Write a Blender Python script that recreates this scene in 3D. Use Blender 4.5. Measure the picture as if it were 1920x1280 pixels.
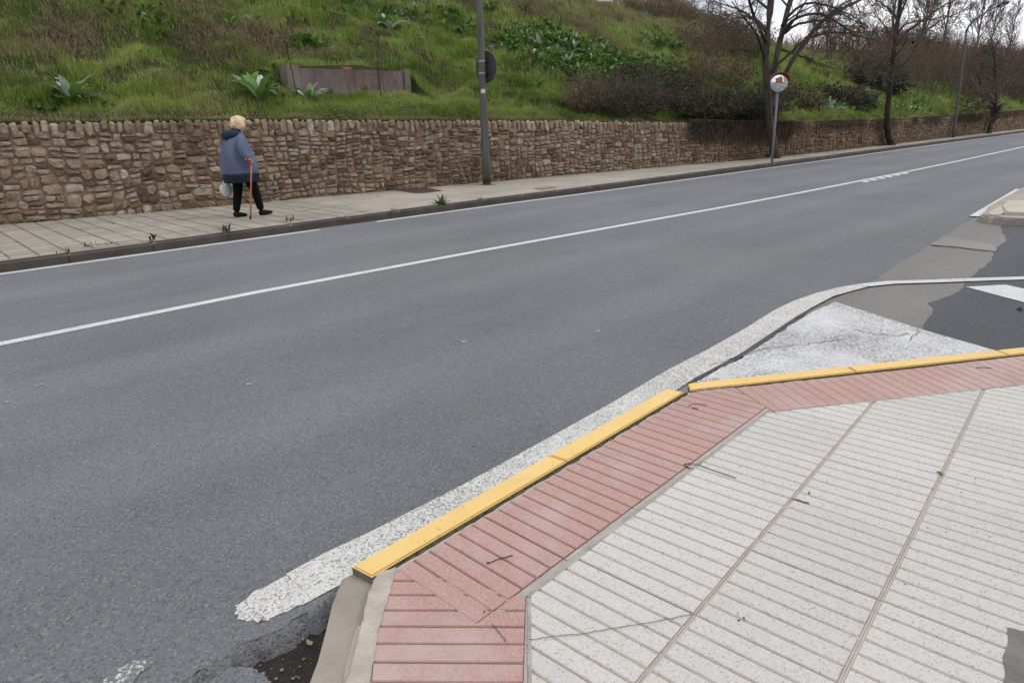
import bpy, bmesh, math, random
import numpy as np
from mathutils import Vector, Matrix
from mathutils.geometry import tessellate_polygon

for o in list(bpy.data.objects): bpy.data.objects.remove(o)
S = bpy.context.scene
C = S.collection
R = math.radians

# ------------------------------------------------------------------ camera
FPX, YAW, PITCH, ROLL, HC = 1239.86, .8195, .3179, -.0329, 1.5007
def cam_rot():
    cy, sy, cp, sp = math.cos(YAW), math.sin(YAW), math.cos(PITCH), math.sin(PITCH)
    f = np.array([cy*cp, sy*cp, -sp]); r = np.array([sy, -cy, 0.]); u = np.cross(r, f)
    c, s = math.cos(ROLL), math.sin(ROLL)
    return np.array([r*c+u*s, -r*s+u*c, f])
RM = cam_rot()
cd = bpy.data.cameras.new('camera'); cam = bpy.data.objects.new('camera', cd); C.objects.link(cam)
cd.sensor_width = 36; cd.lens = FPX/1920*36; cd.clip_start = .05; cd.clip_end = 2000
m3 = np.array([RM[0], RM[1], -RM[2]]).T
mw = Matrix.Identity(4)
for i in range(3):
    for j in range(3): mw[i][j] = m3[i, j]
mw[2][3] = HC
cam.matrix_world = mw
S.camera = cam

# ------------------------------------------------------------------ world: overcast sky
SUN_EL, SUN_AZ = R(46), R(-48)           # azimuth of the sun measured from +x towards +y
W = bpy.data.worlds.new('World'); S.world = W; W.use_nodes = True
nt = W.node_tree; nt.nodes.clear()
def wn(t, **k):
    n = nt.nodes.new(t)
    for a, b in k.items(): setattr(n, a, b)
    return n
wout = wn('ShaderNodeOutputWorld'); wbg = wn('ShaderNodeBackground'); wbg.inputs[1].default_value = .1
sky = wn('ShaderNodeTexSky', sky_type='NISHITA', sun_disc=False)
sky.sun_elevation = SUN_EL; sky.sun_rotation = R(90)-SUN_AZ; sky.air_density = 1; sky.dust_density = 2
tc = wn('ShaderNodeTexCoord'); sx = wn('ShaderNodeSeparateXYZ'); nt.links.new(tc.outputs['Generated'], sx.inputs[0])
# clouds: noise on the dome, flattened towards the horizon
mp = wn('ShaderNodeMapping'); mp.inputs['Scale'].default_value = (1, 1, 3.2); mp.inputs['Location'].default_value = (.4, 1.3, .2)
nt.links.new(tc.outputs['Generated'], mp.inputs[0])
nz = wn('ShaderNodeTexNoise'); nz.inputs['Scale'].default_value = 3.4; nz.inputs['Detail'].default_value = 7; nz.inputs['Roughness'].default_value = .55
nt.links.new(mp.outputs[0], nz.inputs[0])
cr = wn('ShaderNodeValToRGB'); cr.color_ramp.elements[0].position = .36; cr.color_ramp.elements[1].position = .66
cr.color_ramp.elements[0].color = (5.6, 5.95, 6.9, 1); cr.color_ramp.elements[1].color = (11.2, 11.2, 11.6, 1)
nt.links.new(nz.outputs[0], cr.inputs[0])
el = wn('ShaderNodeMapRange'); el.inputs[1].default_value = 0; el.inputs[2].default_value = 1; el.inputs[3].default_value = .98; el.inputs[4].default_value = 1.3
nt.links.new(sx.outputs[2], el.inputs[0])
vm = wn('ShaderNodeVectorMath', operation='SCALE'); nt.links.new(cr.outputs[0], vm.inputs[0]); nt.links.new(el.outputs[0], vm.inputs['Scale'])
mx = wn('ShaderNodeMix', data_type='RGBA'); mx.inputs[0].default_value = .93
nt.links.new(sky.outputs[0], mx.inputs[6]); nt.links.new(vm.outputs[0], mx.inputs[7])
nt.links.new(mx.outputs[2], wbg.inputs[0]); nt.links.new(wbg.outputs[0], wout.inputs[0])

sl = bpy.data.lights.new('sun', 'SUN'); sl.energy = 1.0; sl.angle = R(22); sl.color = (1, .96, .9)
so = bpy.data.objects.new('sun', sl); C.objects.link(so)
sd = Vector((math.cos(SUN_EL)*math.cos(SUN_AZ), math.cos(SUN_EL)*math.sin(SUN_AZ), math.sin(SUN_EL)))
so.rotation_euler = sd.to_track_quat('Z', 'Y').to_euler(); so.location = (0, 0, 30)
vs = S.view_settings; vs.view_transform = 'Standard'; vs.look = 'None'; vs.exposure = .2; vs.gamma = 1; vs.use_curve_mapping = False

# ------------------------------------------------------------------ pixel (1920x1280 photograph) -> point in the place
def ray(x, y): return RM.T @ np.array([(x-960)/FPX, -(y-640)/FPX, 1.])
def G(x, y, z=0.):
    d = ray(x, y); t = (z-HC)/d[2]; return (d[0]*t, d[1]*t)
def AT(x, y, Y):
    d = ray(x, y); t = Y/d[1]; return np.array([d[0]*t, d[1]*t, d[2]*t+HC])
def PIX(P):
    q = RM @ (np.array(P)-np.array([0, 0, HC])); return 960+FPX*q[0]/q[2], 640-FPX*q[1]/q[2], q[2]
def lerp(tab, x): return float(np.interp(x, [a for a, b in tab], [b for a, b in tab]))

# ------------------------------------------------------------------ helpers
def link(name, me, mats, parent=None, loc=None):
    o = bpy.data.objects.new(name, me); C.objects.link(o)
    for m in (mats if isinstance(mats, (list, tuple)) else [mats]):
        if m is not None and len(me.materials) < (len(mats) if isinstance(mats, (list, tuple)) else 1): me.materials.append(m)
    if parent: o.parent = parent
    if loc is not None: o.location = loc
    return o
def tag(o, label=None, cat=None, group=None, kind=None):
    if label: o['label'] = label
    if cat: o['category'] = cat
    if group: o['group'] = group
    if kind: o['kind'] = kind
    return o
def thing(name, label, cat, loc=(0, 0, 0), rz=0, group=None):
    o = bpy.data.objects.new(name, None); C.objects.link(o); o.location = loc; o.rotation_euler = (0, 0, rz)
    o.empty_display_size = .1
    return tag(o, label, cat, group)
def mesh(verts, faces, smooth=False):
    me = bpy.data.meshes.new('m'); me.from_pydata([tuple(map(float, v)) for v in verts], [], faces)
    if smooth: me.polygons.foreach_set('use_smooth', [True]*len(me.polygons))
    me.update(); return me
def np_mesh(V, F, smooth=False, attr=None, name='tint'):
    """V (n,3); F (m,k) uniform faces, k 3 or 4; attr per vertex float"""
    me = bpy.data.meshes.new('m'); V = np.asarray(V, np.float32); F = np.asarray(F, np.int32); k = F.shape[1]
    me.vertices.add(len(V)); me.vertices.foreach_set('co', V.ravel())
    me.loops.add(F.size); me.loops.foreach_set('vertex_index', F.ravel())
    me.polygons.add(len(F)); me.polygons.foreach_set('loop_start', np.arange(0, F.size, k, dtype=np.int32))
    if smooth: me.polygons.foreach_set('use_smooth', np.ones(len(F), bool))
    me.update(calc_edges=True)
    if attr is not None:
        a = me.attributes.new(name, 'FLOAT', 'POINT'); a.data.foreach_set('value', np.asarray(attr, np.float32))
    return me
def bm_mesh(bm, smooth=False):
    me = bpy.data.meshes.new('m'); bmesh.ops.recalc_face_normals(bm, faces=bm.faces); bm.to_mesh(me); bm.free()
    if smooth: me.polygons.foreach_set('use_smooth', [True]*len(me.polygons))
    return me
def add_box(bm, c, s, rz=0, bev=0):
    r = bmesh.ops.create_cube(bm, size=1)['verts']
    bmesh.ops.scale(bm, vec=s, verts=r); bmesh.ops.rotate(bm, cent=(0, 0, 0), matrix=Matrix.Rotation(rz, 3, 'Z'), verts=r)
    bmesh.ops.translate(bm, vec=c, verts=r)
    if bev:
        es = list({e for v in r for e in v.link_edges}); bmesh.ops.bevel(bm, geom=es, offset=bev, segments=2, affect='EDGES')
def box_me(c, s, rz=0, bev=0):
    bm = bmesh.new(); add_box(bm, c, s, rz, bev); return bm_mesh(bm)
def prism(pts, z0, z1, bev=0):
    """closed prism over polygon pts (xy), z may be a number or list"""
    n = len(pts); a = [(p[0], p[1], z0) for p in pts]; b = [(p[0], p[1], z1) for p in pts]
    bm = bmesh.new(); va = [bm.verts.new(p) for p in a]; vb = [bm.verts.new(p) for p in b]
    bm.faces.new(va[::-1]); top = bm.faces.new(vb)
    for i in range(n): bm.faces.new((va[i], va[(i+1) % n], vb[(i+1) % n], vb[i]))
    if bev:
        bmesh.ops.bevel(bm, geom=list(top.edges), offset=bev, segments=2, affect='EDGES')
    return bm_mesh(bm)
def sheet(pts, z, holes=()):
    polys = [[Vector((p[0], p[1], 0)) for p in L] for L in [pts]+list(holes)]
    V = [v for L in polys for v in L]; T = tessellate_polygon(polys)
    me = mesh([(v.x, v.y, z) for v in V], [tuple(t) for t in T])
    bm = bmesh.new(); bm.from_mesh(me)
    for f in bm.faces:
        if f.normal.z < 0: f.normal_flip()
    bm.to_mesh(me); bm.free(); return me
def tubes(P, Rr, sides, smooth=True, tint=None):
    """P (N,K,3), Rr (N,K) -> V,F,attr"""
    P = np.asarray(P, float); N, K, _ = P.shape
    T = np.gradient(P, axis=1); T /= np.linalg.norm(T, axis=2, keepdims=True)+1e-9
    up = np.where(np.abs(T[..., 2:3]) > .9, np.array([1., 0, 0]), np.array([0, 0, 1.]))
    up = np.broadcast_to(up[:, :1], T.shape)
    A = np.cross(T, up); A /= np.linalg.norm(A, axis=2, keepdims=True)+1e-9; B = np.cross(T, A)
    ang = np.arange(sides)*2*np.pi/sides
    V = P[:, :, None]+Rr[:, :, None, None]*(np.cos(ang)[None, None, :, None]*A[:, :, None]+np.sin(ang)[None, None, :, None]*B[:, :, None])
    V = V.reshape(-1, 3)
    i = np.arange(N)[:, None, None]*K*sides; k = np.arange(K-1)[None, :, None]*sides; s = np.arange(sides)[None, None, :]; s2 = (s+1) % sides
    F = np.stack([i+k+s, i+k+s2, i+k+sides+s2, i+k+sides+s], -1).reshape(-1, 4)
    a = None if tint is None else np.repeat(tint, K*sides)
    return V, F, a
def joinVF(L):
    V, F, A, n = [], [], [], 0
    for v, f, a in L:
        V.append(v); F.append(f+n); A.append(a if a is not None else np.zeros(len(v))); n += len(v)
    return np.concatenate(V), np.concatenate(F), np.concatenate(A)
def tube_obj(name, pts, rad, sides, mat, parent=None, cap=True):
    V, F, _ = tubes(np.array([pts], float), np.array([rad], float), sides)
    faces = [tuple(f) for f in F]; n = len(pts)
    if cap: faces += [tuple(range(sides))[::-1], tuple(range((n-1)*sides, n*sides))]
    me = mesh(V, faces, True); bm = bmesh.new(); bm.from_mesh(me); bmesh.ops.recalc_face_normals(bm, faces=bm.faces); bm.to_mesh(me); bm.free()
    return link(name, me, mat, parent)
def jag(pts, amp, n=6, seed=1):
    r = np.random.default_rng(seed); out = []
    for a, b in zip(pts[:-1], pts[1:]):
        for t in np.linspace(0, 1, n, endpoint=False): out.append((a[0]+(b[0]-a[0])*t+r.normal(0, amp), a[1]+(b[1]-a[1])*t+r.normal(0, amp)))
    return out+[pts[-1]]
# smooth value noise
_rng = np.random.default_rng(7); _tab = _rng.random((256, 256))
def vnoise(x, y):
    x = np.asarray(x, float); y = np.asarray(y, float); xi = np.floor(x).astype(int); yi = np.floor(y).astype(int)
    fx = x-xi; fy = y-yi; fx = fx*fx*(3-2*fx); fy = fy*fy*(3-2*fy)
    a = _tab[xi % 256, yi % 256]; b = _tab[(xi+1) % 256, yi % 256]; c = _tab[xi % 256, (yi+1) % 256]; d = _tab[(xi+1) % 256, (yi+1) % 256]
    return (a*(1-fx)+b*fx)*(1-fy)+(c*(1-fx)+d*fx)*fy
def fnoise(x, y, o=4):
    r = 0; a = .5; s = 0
    for k in range(o): r = r+a*vnoise(np.asarray(x)*2**k+17*k, np.asarray(y)*2**k+31*k); s += a; a *= .5
    return r/s

# ------------------------------------------------------------------ materials
class MT:
    def __init__(s, name, rough=.8, spec=.3):
        s.m = bpy.data.materials.new(name); s.m.use_nodes = True; s.t = s.m.node_tree
        s.b = s.t.nodes['Principled BSDF']; s.b.inputs['Roughness'].default_value = rough
        s.b.inputs['Specular IOR Level'].default_value = spec
        s.tc = s.t.nodes.new('ShaderNodeNewGeometry').outputs['Position']; s.oc = s.t.nodes.new('ShaderNodeTexCoord').outputs['Object']
    def n(s, t, **k):
        n = s.t.nodes.new(t)
        for a, b in k.items(): setattr(n, a, b)
        return n
    def L(s, a, b): s.t.links.new(a, b)
    def noise(s, scale, detail=4, rough=.55, vec=None, dist=0, stretch=None):
        n = s.n('ShaderNodeTexNoise'); n.inputs['Scale'].default_value = scale; n.inputs['Detail'].default_value = detail
        n.inputs['Roughness'].default_value = rough; n.inputs['Distortion'].default_value = dist
        v = vec or s.tc
        if stretch:
            m = s.n('ShaderNodeMapping'); m.inputs['Scale'].default_value = stretch; s.L(v, m.inputs[0]); v = m.outputs[0]
        s.L(v, n.inputs[0]); return n.outputs[0]
    def voro(s, scale, feature='F1', out='Distance', vec=None):
        n = s.n('ShaderNodeTexVoronoi', feature=feature); n.inputs['Scale'].default_value = scale; s.L(vec or s.tc, n.inputs[0]); return n.outputs[out]
    def ramp(s, f, *st, interp='LINEAR'):
        n = s.n('ShaderNodeValToRGB'); r = n.color_ramp; r.interpolation = interp
        while len(r.elements) > 1: r.elements.remove(r.elements[0])
        r.elements[0].position = st[0][0]; r.elements[0].color = s.c(st[0][1])
        for p, c in st[1:]:
            e = r.elements.new(p); e.color = s.c(c)
        s.L(f, n.inputs[0]); return n.outputs[0]
    @staticmethod
    def c(c): return (c, c, c, 1) if isinstance(c, (int, float)) else (*c, 1)
    def mix(s, f, a, b, mode='MIX'):
        n = s.n('ShaderNodeMix', data_type='RGBA', blend_type=mode)
        for v, i in ((f, 0), (a, 6), (b, 7)):
            if hasattr(v, 'links'): s.L(v, n.inputs[i])
            else: n.inputs[i].default_value = v if i == 0 else s.c(v)
        return n.outputs[2]
    def math(s, op, a, b=0):
        n = s.n('ShaderNodeMath', operation=op)
        for v, i in ((a, 0), (b, 1)):
            if hasattr(v, 'links'): s.L(v, n.inputs[i])
            else: n.inputs[i].default_value = v
        return n.outputs[0]
    def col(s, c):
        if hasattr(c, 'links'): s.L(c, s.b.inputs['Base Color'])
        else: s.b.inputs['Base Color'].default_value = s.c(c)
        return s
    def rgh(s, f): s.L(f, s.b.inputs['Roughness']); return s
    def bump(s, h, dist=.01, strength=1.):
        n = s.n('ShaderNodeBump'); n.inputs['Distance'].default_value = dist; n.inputs['Strength'].default_value = strength
        s.L(h, n.inputs['Height'])
        if s.b.inputs['Normal'].is_linked: s.L(s.b.inputs['Normal'].links[0].from_socket, n.inputs['Normal'])
        s.L(n.outputs[0], s.b.inputs['Normal']); return s
    def attr(s, name): n = s.n('ShaderNodeAttribute', attribute_name=name); return n.outputs['Fac']
    def rnd(s): return s.n('ShaderNodeObjectInfo').outputs['Random']

def asphalt(name, c, spk=1., bl=(.0, .0, .0)):
    M = MT(name, .82, .3)
    big = M.noise(.35, 4, .6); mid = M.noise(2.3, 5, .6, stretch=(.35, 1, 1))
    base = M.mix(M.ramp(big, (.35, 0.), (.68, 1.)), tuple(v*.86 for v in c), tuple(v*1.12 for v in c))
    base = M.mix(M.ramp(mid, (.36, .0), (.66, .6)), base, tuple(v*1.25 for v in c))
    if bl[0]: base = M.mix(M.ramp(M.noise(.22, 3), (.38, 0.), (.6, 1.)), base, bl, 'MULTIPLY')
    sy_ = M.n('ShaderNodeSeparateXYZ'); M.L(M.tc, sy_.inputs[0]); wv_ = M.math('SINE', M.math('MULTIPLY', M.math('ADD', sy_.outputs[1], M.math('MULTIPLY', M.noise(.12, 2), 1.2)), 3.7))
    base = M.mix(M.math('MULTIPLY', M.ramp(wv_, (.1, 0.), (.95, .72)), M.ramp(big, (.3, .3), (.7, 1.))), base, tuple(v*1.35 for v in c))
    cell = M.voro(120, out='Color'); sep = M.n('ShaderNodeSeparateColor'); M.L(cell, sep.inputs[0])
    base = M.mix(M.ramp(sep.outputs[0], (.0, .55*spk), (.3, .0), (.8, 0.), (1., .0)), base, tuple(v*.35 for v in c))
    base = M.mix(M.ramp(sep.outputs[1], (.8, .0), (.97, .5*spk)), base, (.34, .32, .3))
    pit = M.noise(115, 2, .6, stretch=(1, 1.3, 1))
    pb = M.math('SUBTRACT', pit, M.math('MULTIPLY', M.ramp(M.noise(.5, 4, .6, stretch=(.5, 1, 1)), (.45, 0.), (.65, 1.)), .07))
    base = M.mix(M.ramp(pb, (.28, .85*spk), (.40, 0.)), base, tuple(v*.22 for v in c))
    grain = M.noise(400, 2, .7); base = M.mix(M.ramp(grain, (.3, .35), (.5, 0.)), base, tuple(v*.4 for v in c))
    M.col(base); M.rgh(M.ramp(mid, (.3, .7), (.7, .88)))
    M.bump(M.voro(120), .003, .7); M.bump(pit, .005, .9); M.bump(grain, .0015, .6)
    return M
M_asph = asphalt('worn_grey_asphalt', (.160, .164, .169), bl=(.97, 1.0, 1.05)).m
M_asph_old = asphalt('old_pale_asphalt', (.215, .205, .19), .7).m
M_asph_new = asphalt('dark_new_asphalt', (.085, .089, .096), .5).m
M_asph_pale = asphalt('pale_patch_asphalt', (.25, .243, .225), .4).m
def paint(name, c, wear, base=(.155, .155, .158), sc=70., dirt=.35, bigw=.35, soft=.05):
    M = MT(name, .62, .4)
    w = M.noise(sc, 3, .75); big = M.noise(1.7, 4, .6); w2 = M.math('ADD', w, M.math('MULTIPLY', M.math('SUBTRACT', big, .5), bigw))
    f = M.ramp(w2, (wear-.02, 0.), (wear+soft, 1.))
    cc = M.mix(M.ramp(M.noise(9, 5, .65), (.35, dirt), (.65, 0.)), c, tuple(v*.62 for v in c))
    cc = M.mix(M.ramp(M.noise(230, 2, .7), (.35, .35), (.5, 0.)), cc, tuple(v*.45 for v in c))
    M.col(M.mix(f, base, cc)); M.bump(M.voro(85), .003, .5); M.bump(w, .003, .5); return M.m
M_line = paint('white_road_paint', (.68, .69, .68), .36)
M_line_worn = paint('worn_white_road_paint', (.70, .69, .64), .418, base=(.22, .215, .20), sc=100, bigw=.16, soft=.09)
M_tri = paint('scuffed_white_paint', (.68, .68, .67), .42, base=(.27, .265, .25), sc=60, bigw=.5, soft=.1, dirt=.5)
M_line_end = paint('worn_out_white_paint', (.68, .67, .62), .46, sc=88, bigw=.2, soft=.1)
M_line_scrap = paint('flaked_white_paint', (.66, .66, .62), .53, sc=60)

def yellow():
    M = MT('yellow_kerb_paint', .55, .4)
    n = M.noise(6, 5, .6, stretch=(1, 1, 1)); c = M.mix(n, (.76, .51, .16), (.86, .61, .23))
    c = M.mix(M.ramp(M.noise(45, 4, .7), (.30, .8), (.38, 0.)), c, (.42, .27, .09))
    c = M.mix(M.ramp(M.noise(160, 2, .7), (.27, .7), (.34, 0.)), c, (.25, .18, .09))
    c = M.mix(M.ramp(M.noise(3.2, 7, .8, dist=1), (.56, 0.), (.74, .38)), c, (.50, .36, .17))
    c = M.mix(M.ramp(M.noise(21, 6, .8), (.64, 0.), (.69, .85)), c, (.30, .27, .22))
    M.col(c); M.bump(M.noise(60, 4, .7), .002, .5); return M.m
M_yel = yellow()
def conc(name, c, v=.25, sc=6, bump=.003, spots=True):
    M = MT(name, .88, .25); a = M.noise(sc, 6, .65)
    col = M.mix(M.ramp(a, (.3, 0.), (.7, 1.)), tuple(x*(1-v) for x in c), tuple(x*(1+v) for x in c))
    if spots: col = M.mix(M.ramp(M.noise(sc*22, 3, .7), (.3, .55), (.42, 0.)), col, tuple(x*.5 for x in c))
    M.col(col); M.bump(M.noise(sc*12, 5, .75), bump, .8); return M.m
M_grout = conc('grey_mortar', (.40, .37, .33), .25, 9)
M_mortar_rough = conc('rough_beige_mortar', (.52, .47, .40), .22, 14, .006)
M_kerb_grey = conc('worn_concrete_kerb', (.33, .295, .245), .18, 5)
M_kerb_far = conc('weathered_concrete_kerb', (.24, .212, .18), .22, 3)
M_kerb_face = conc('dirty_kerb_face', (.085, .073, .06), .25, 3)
M_cement = conc('dark_cement_patch', (.2, .19, .17), .3, 8)
M_kerb_side = conc('unpainted_kerb_side', (.17, .155, .125), .3, 20)
M_mud = MT('wet_dark_earth', .75, .4); a = M_mud.noise(12, 6, .7)
M_mud.col(M_mud.mix(M_mud.ramp(M_mud.noise(140, 3, .7), (.58, 0.), (.72, .6)), M_mud.mix(a, (.016, .012, .009), (.06, .045, .034)), (.16, .13, .1))); M_mud.bump(M_mud.noise(60, 6, .75), .012, 1); M_mud = M_mud.m
M_moss = MT('dirt_and_moss', .95, .1); M_moss.col(M_moss.ramp(M_moss.noise(40, 4, .7), (.35, (.03, .03, .012)), (.6, (.12, .10, .055)))); M_moss.bump(M_moss.noise(120, 3, .7), .005); M_moss = M_moss.m

def terrazzo(name, c, spk, spc, v=.1, sc=210, a=1.):
    M = MT(name, .6, .35)
    big = M.noise(1.1, 4, .6); r = M.rnd()
    col = M.mix(M.ramp(big, (.3, 0.), (.7, 1.)), tuple(x*(1-v) for x in c), tuple(x*(1+v*.6) for x in c))
    col = M.mix(M.math('MULTIPLY', r, .8), col, tuple(x*.84 for x in c))
    cell = M.voro(sc, out='Color'); sp = M.n('ShaderNodeSeparateColor'); M.L(cell, sp.inputs[0])
    col = M.mix(M.ramp(sp.outputs[0], (0, .6), (.05, .5), (.08, 0.)), col, spk)
    col = M.mix(M.ramp(sp.outputs[1], (0, .6*a), (.14, .5*a), (.18, 0.)), col, spc)
    col = M.mix(M.ramp(sp.outputs[2], (0, .45), (.35, .2), (.4, 0.)), col, tuple(x*.75 for x in c))
    col = M.mix(M.ramp(M.noise(5.5, 6, .7, dist=.5), (.62, 0.), (.78, .4)), col, tuple(x*.66 for x in (.55, .5, .44)))
    col = M.mix(M.ramp(M.noise(2.6, 7, .75, dist=1.2), (.52, 0.), (.72, .42)), col, tuple(x*.74 for x in (c[0], c[1]*.97, c[2]*.92)))
    col = M.mix(M.ramp(M.noise(17, 5, .8), (.64, 0.), (.74, .5)), col, tuple(x*.6 for x in c))
    M.col(col); M.rgh(M.ramp(M.noise(30, 4), (.3, .5), (.7, .75))); M.bump(M.noise(300, 3, .6), .0008, .7); return M.m
M_white = terrazzo('pale_terrazzo', (.64, .615, .565), (.20, .19, .18), (.68, .67, .64))
M_red = terrazzo('red_terrazzo', (.52, .32, .27), (.25, .12, .10), (.70, .55, .50), .14, 330, .8)
M_flange_r = conc('cement_dusted_red_tile', (.44, .40, .365), .2, 12)
M_flange_w = conc('pale_tile_edge', (.56, .525, .46), .12, 14)
rb_ = M_red.node_tree.nodes['Principled BSDF']; lk_ = rb_.inputs['Base Color'].links[0].from_socket
def haze_red():
    t = M_red.node_tree; n = t.nodes.new('ShaderNodeTexNoise'); n.inputs['Scale'].default_value = 2.3; n.inputs['Detail'].default_value = 6; n.inputs['Roughness'].default_value = .7
    g_ = t.nodes.new('ShaderNodeNewGeometry'); t.links.new(g_.outputs['Position'], n.inputs[0]); r = t.nodes.new('ShaderNodeValToRGB'); r.color_ramp.elements[0].position = .47; r.color_ramp.elements[1].position = .68
    r.color_ramp.elements[0].color = (0, 0, 0, 1); r.color_ramp.elements[1].color = (.7, .7, .7, 1); t.links.new(n.outputs[0], r.inputs[0])
    m = t.nodes.new('ShaderNodeMix'); m.data_type = 'RGBA'; t.links.new(r.outputs[0], m.inputs[0]); t.links.new(lk_, m.inputs[6]); m.inputs[7].default_value = (.52, .42, .38, 1); t.links.new(m.outputs[2], rb_.inputs['Base Color'])
haze_red()
M_groove_w = conc('ochre_dirt_in_grooves', (.42, .345, .26), .3, 10)
M_groove_r = conc('dirt_in_red_grooves', (.25, .125, .105), .3, 10)
M_groove_p = conc('pale_dust_in_red_grooves', (.60, .43, .375), .15, 10)

def far_pave():
    M = MT('weathered_paving', .9, .2)
    c = M.mix(M.ramp(M.noise(.8, 6, .65), (.32, 0.), (.68, 1.)), (.28, .25, .21), (.42, .38, .325))
    c = M.mix(M.ramp(M.noise(7, 5, .7), (.3, .5), (.5, 0.)), c, (.17, .15, .12))
    c = M.mix(M.ramp(M.noise(50, 3, .7), (.3, .5), (.42, 0.)), c, (.13, .11, .09))
    M.col(c); M.bump(M.noise(40, 5, .7), .004, .7); return M
M_fpave = far_pave().m
M_ftile = far_pave()
c0 = M_ftile.b.inputs['Base Color'].links[0].from_socket
M_ftile.col(M_ftile.mix(M_ftile.math('MULTIPLY', M_ftile.rnd(), .35), c0, (.2, .18, .14))); M_ftile = M_ftile.m
M_fjoint = conc('dark_joint_earth', (.14, .125, .10), .3, 10)

def stone():
    M = MT('rubble_stone', .9, .2); t = M.attr('tint')
    c = M.ramp(t, (0, (.115, .08, .052)), (.12, (.18, .12, .078)), (.26, (.30, .225, .16)), (.42, (.39, .30, .22)), (.6, (.34, .27, .205)), (.78, (.46, .385, .295)), (.93, (.42, .375, .315)), (1, (.50, .46, .40)))
    c = M.mix(M.ramp(M.noise(9, 6, .7), (.32, .75), (.6, 0.)), c, (.12, .078, .05))
    c = M.mix(M.ramp(M.noise(28, 4, .7), (.55, 0.), (.75, .5)), c, (.44, .36, .28))
    damp = M.ramp(M.noise(.45, 4, .6), (.46, 0.), (.66, .5))
    c = M.mix(damp, c, (.11, .08, .056))
    M.col(c); M.bump(M.noise(22, 6, .7), .03, .9); return M.m
M_stone = stone()
M_wmortar = conc('brown_wall_mortar', (.235, .168, .115), .35, 6, .01)
def boxc(name, a, b, dark):
    M = MT(name, .9, .2); c = M.mix(M.ramp(M.noise(2.2, 6, .7, stretch=(1, 1, .5)), (.32, 0.), (.68, 1.)), a, b)
    c = M.mix(M.ramp(M.noise(1.1, 5, .7, stretch=(1, 1, .4)), (.48, 0.), (.62, .75)), c, dark)
    M.col(c); M.bump(M.noise(40, 5, .7), .006, .8); return M.m
M_pier = boxc('lichened_concrete', (.13, .115, .095), (.23, .205, .18), (.1, .085, .07))
M_panel = boxc('rusty_brown_panel', (.13, .098, .09), (.22, .185, .17), (.075, .052, .048))
M_brick = conc('orange_brick', (.36, .15, .08), .3, 12)

def soil():
    M = MT('slope_soil', .95, .1); n = M.noise(.5, 6, .65)
    c = M.mix(M.ramp(n, (.36, 0.), (.6, 1.)), (.07, .05, .032), (.06, .085, .026))
    c = M.mix(M.ramp(M.noise(6, 5, .7), (.35, .6), (.6, 0.)), c, (.03, .022, .014)); M.col(c); M.bump(M.noise(7, 6, .7), .12, 1); return M.m
M_soil = soil()
def grassm():
    M = MT('slope_grass', .7, .25); t = M.attr('tint')
    c = M.ramp(t, (0, (.095, .155, .028)), (.25, (.19, .285, .052)), (.45, (.31, .41, .085)), (.58, (.38, .43, .14)), (.7, (.36, .31, .17)), (.85, (.24, .20, .12)), (1, (.44, .37, .26)))
    M.col(c)
    tr = M.n('ShaderNodeBsdfTranslucent'); M.L(c, tr.inputs[0]); ms = M.n('ShaderNodeMixShader'); ms.inputs[0].default_value = .3
    M.L(M.b.outputs[0], ms.inputs[1]); M.L(tr.outputs[0], ms.inputs[2]); M.L(ms.outputs[0], M.t.nodes['Material Output'].inputs[0]); return M.m
M_grass = grassm()
def leafm(name, st, rough=.6):
    M = MT(name, rough, .3); t = M.attr('tint'); c = M.ramp(t, *st)
    c = M.mix(M.ramp(M.noise(30, 3), (.4, 0.), (.7, .35)), c, tuple(x*.6 for x in st[0][1])); M.col(c)
    tr = M.n('ShaderNodeBsdfTranslucent'); M.L(c, tr.inputs[0]); ms = M.n('ShaderNodeMixShader'); ms.inputs[0].default_value = .25
    M.L(M.b.outputs[0], ms.inputs[1]); M.L(tr.outputs[0], ms.inputs[2]); M.L(ms.outputs[0], M.t.nodes['Material Output'].inputs[0]); return M.m
M_leaf = leafm('silvery_green_leaf', ((0, (.055, .125, .020)), (.3, (.085, .20, .035)), (.5, (.14, .27, .055)), (.62, (.20, .31, .10)), (.8, (.36, .45, .33)), (1, (.54, .61, .52))))
M_weed = leafm('kerb_weed_leaf', ((0, (.035, .06, .02)), (1, (.09, .14, .045))))
M_bramble = leafm('bramble_leaf', ((0, (.022, .030, .016)), (.6, (.045, .055, .028)), (.9, (.08, .075, .045)), (1, (.16, .18, .14))))
def bark(name, a, b):
    M = MT(name, .9, .15); t = M.attr('tint'); c = M.mix(t, a, b)
    c = M.mix(M.ramp(M.noise(14, 5, .7, stretch=(1, 1, .25)), (.35, .7), (.6, 0.)), c, tuple(x*.45 for x in a))
    M.col(c); M.bump(M.noise(20, 5, .7, stretch=(1, 1, .2)), .02, .9); return M.m
M_bark = bark('dark_bark', (.052, .044, .036), (.10, .085, .07))
M_twig = bark('purple_brown_twig', (.115, .088, .066), (.205, .158, .12))
M_twig_red = bark('reddish_twig', (.165, .098, .064), (.29, .19, .13))
M_dry = bark('dry_stalk', (.17, .13, .08), (.40, .32, .21))
M_dark_stalk = bark('dark_stalk', (.03, .022, .016), (.06, .045, .03))

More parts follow.
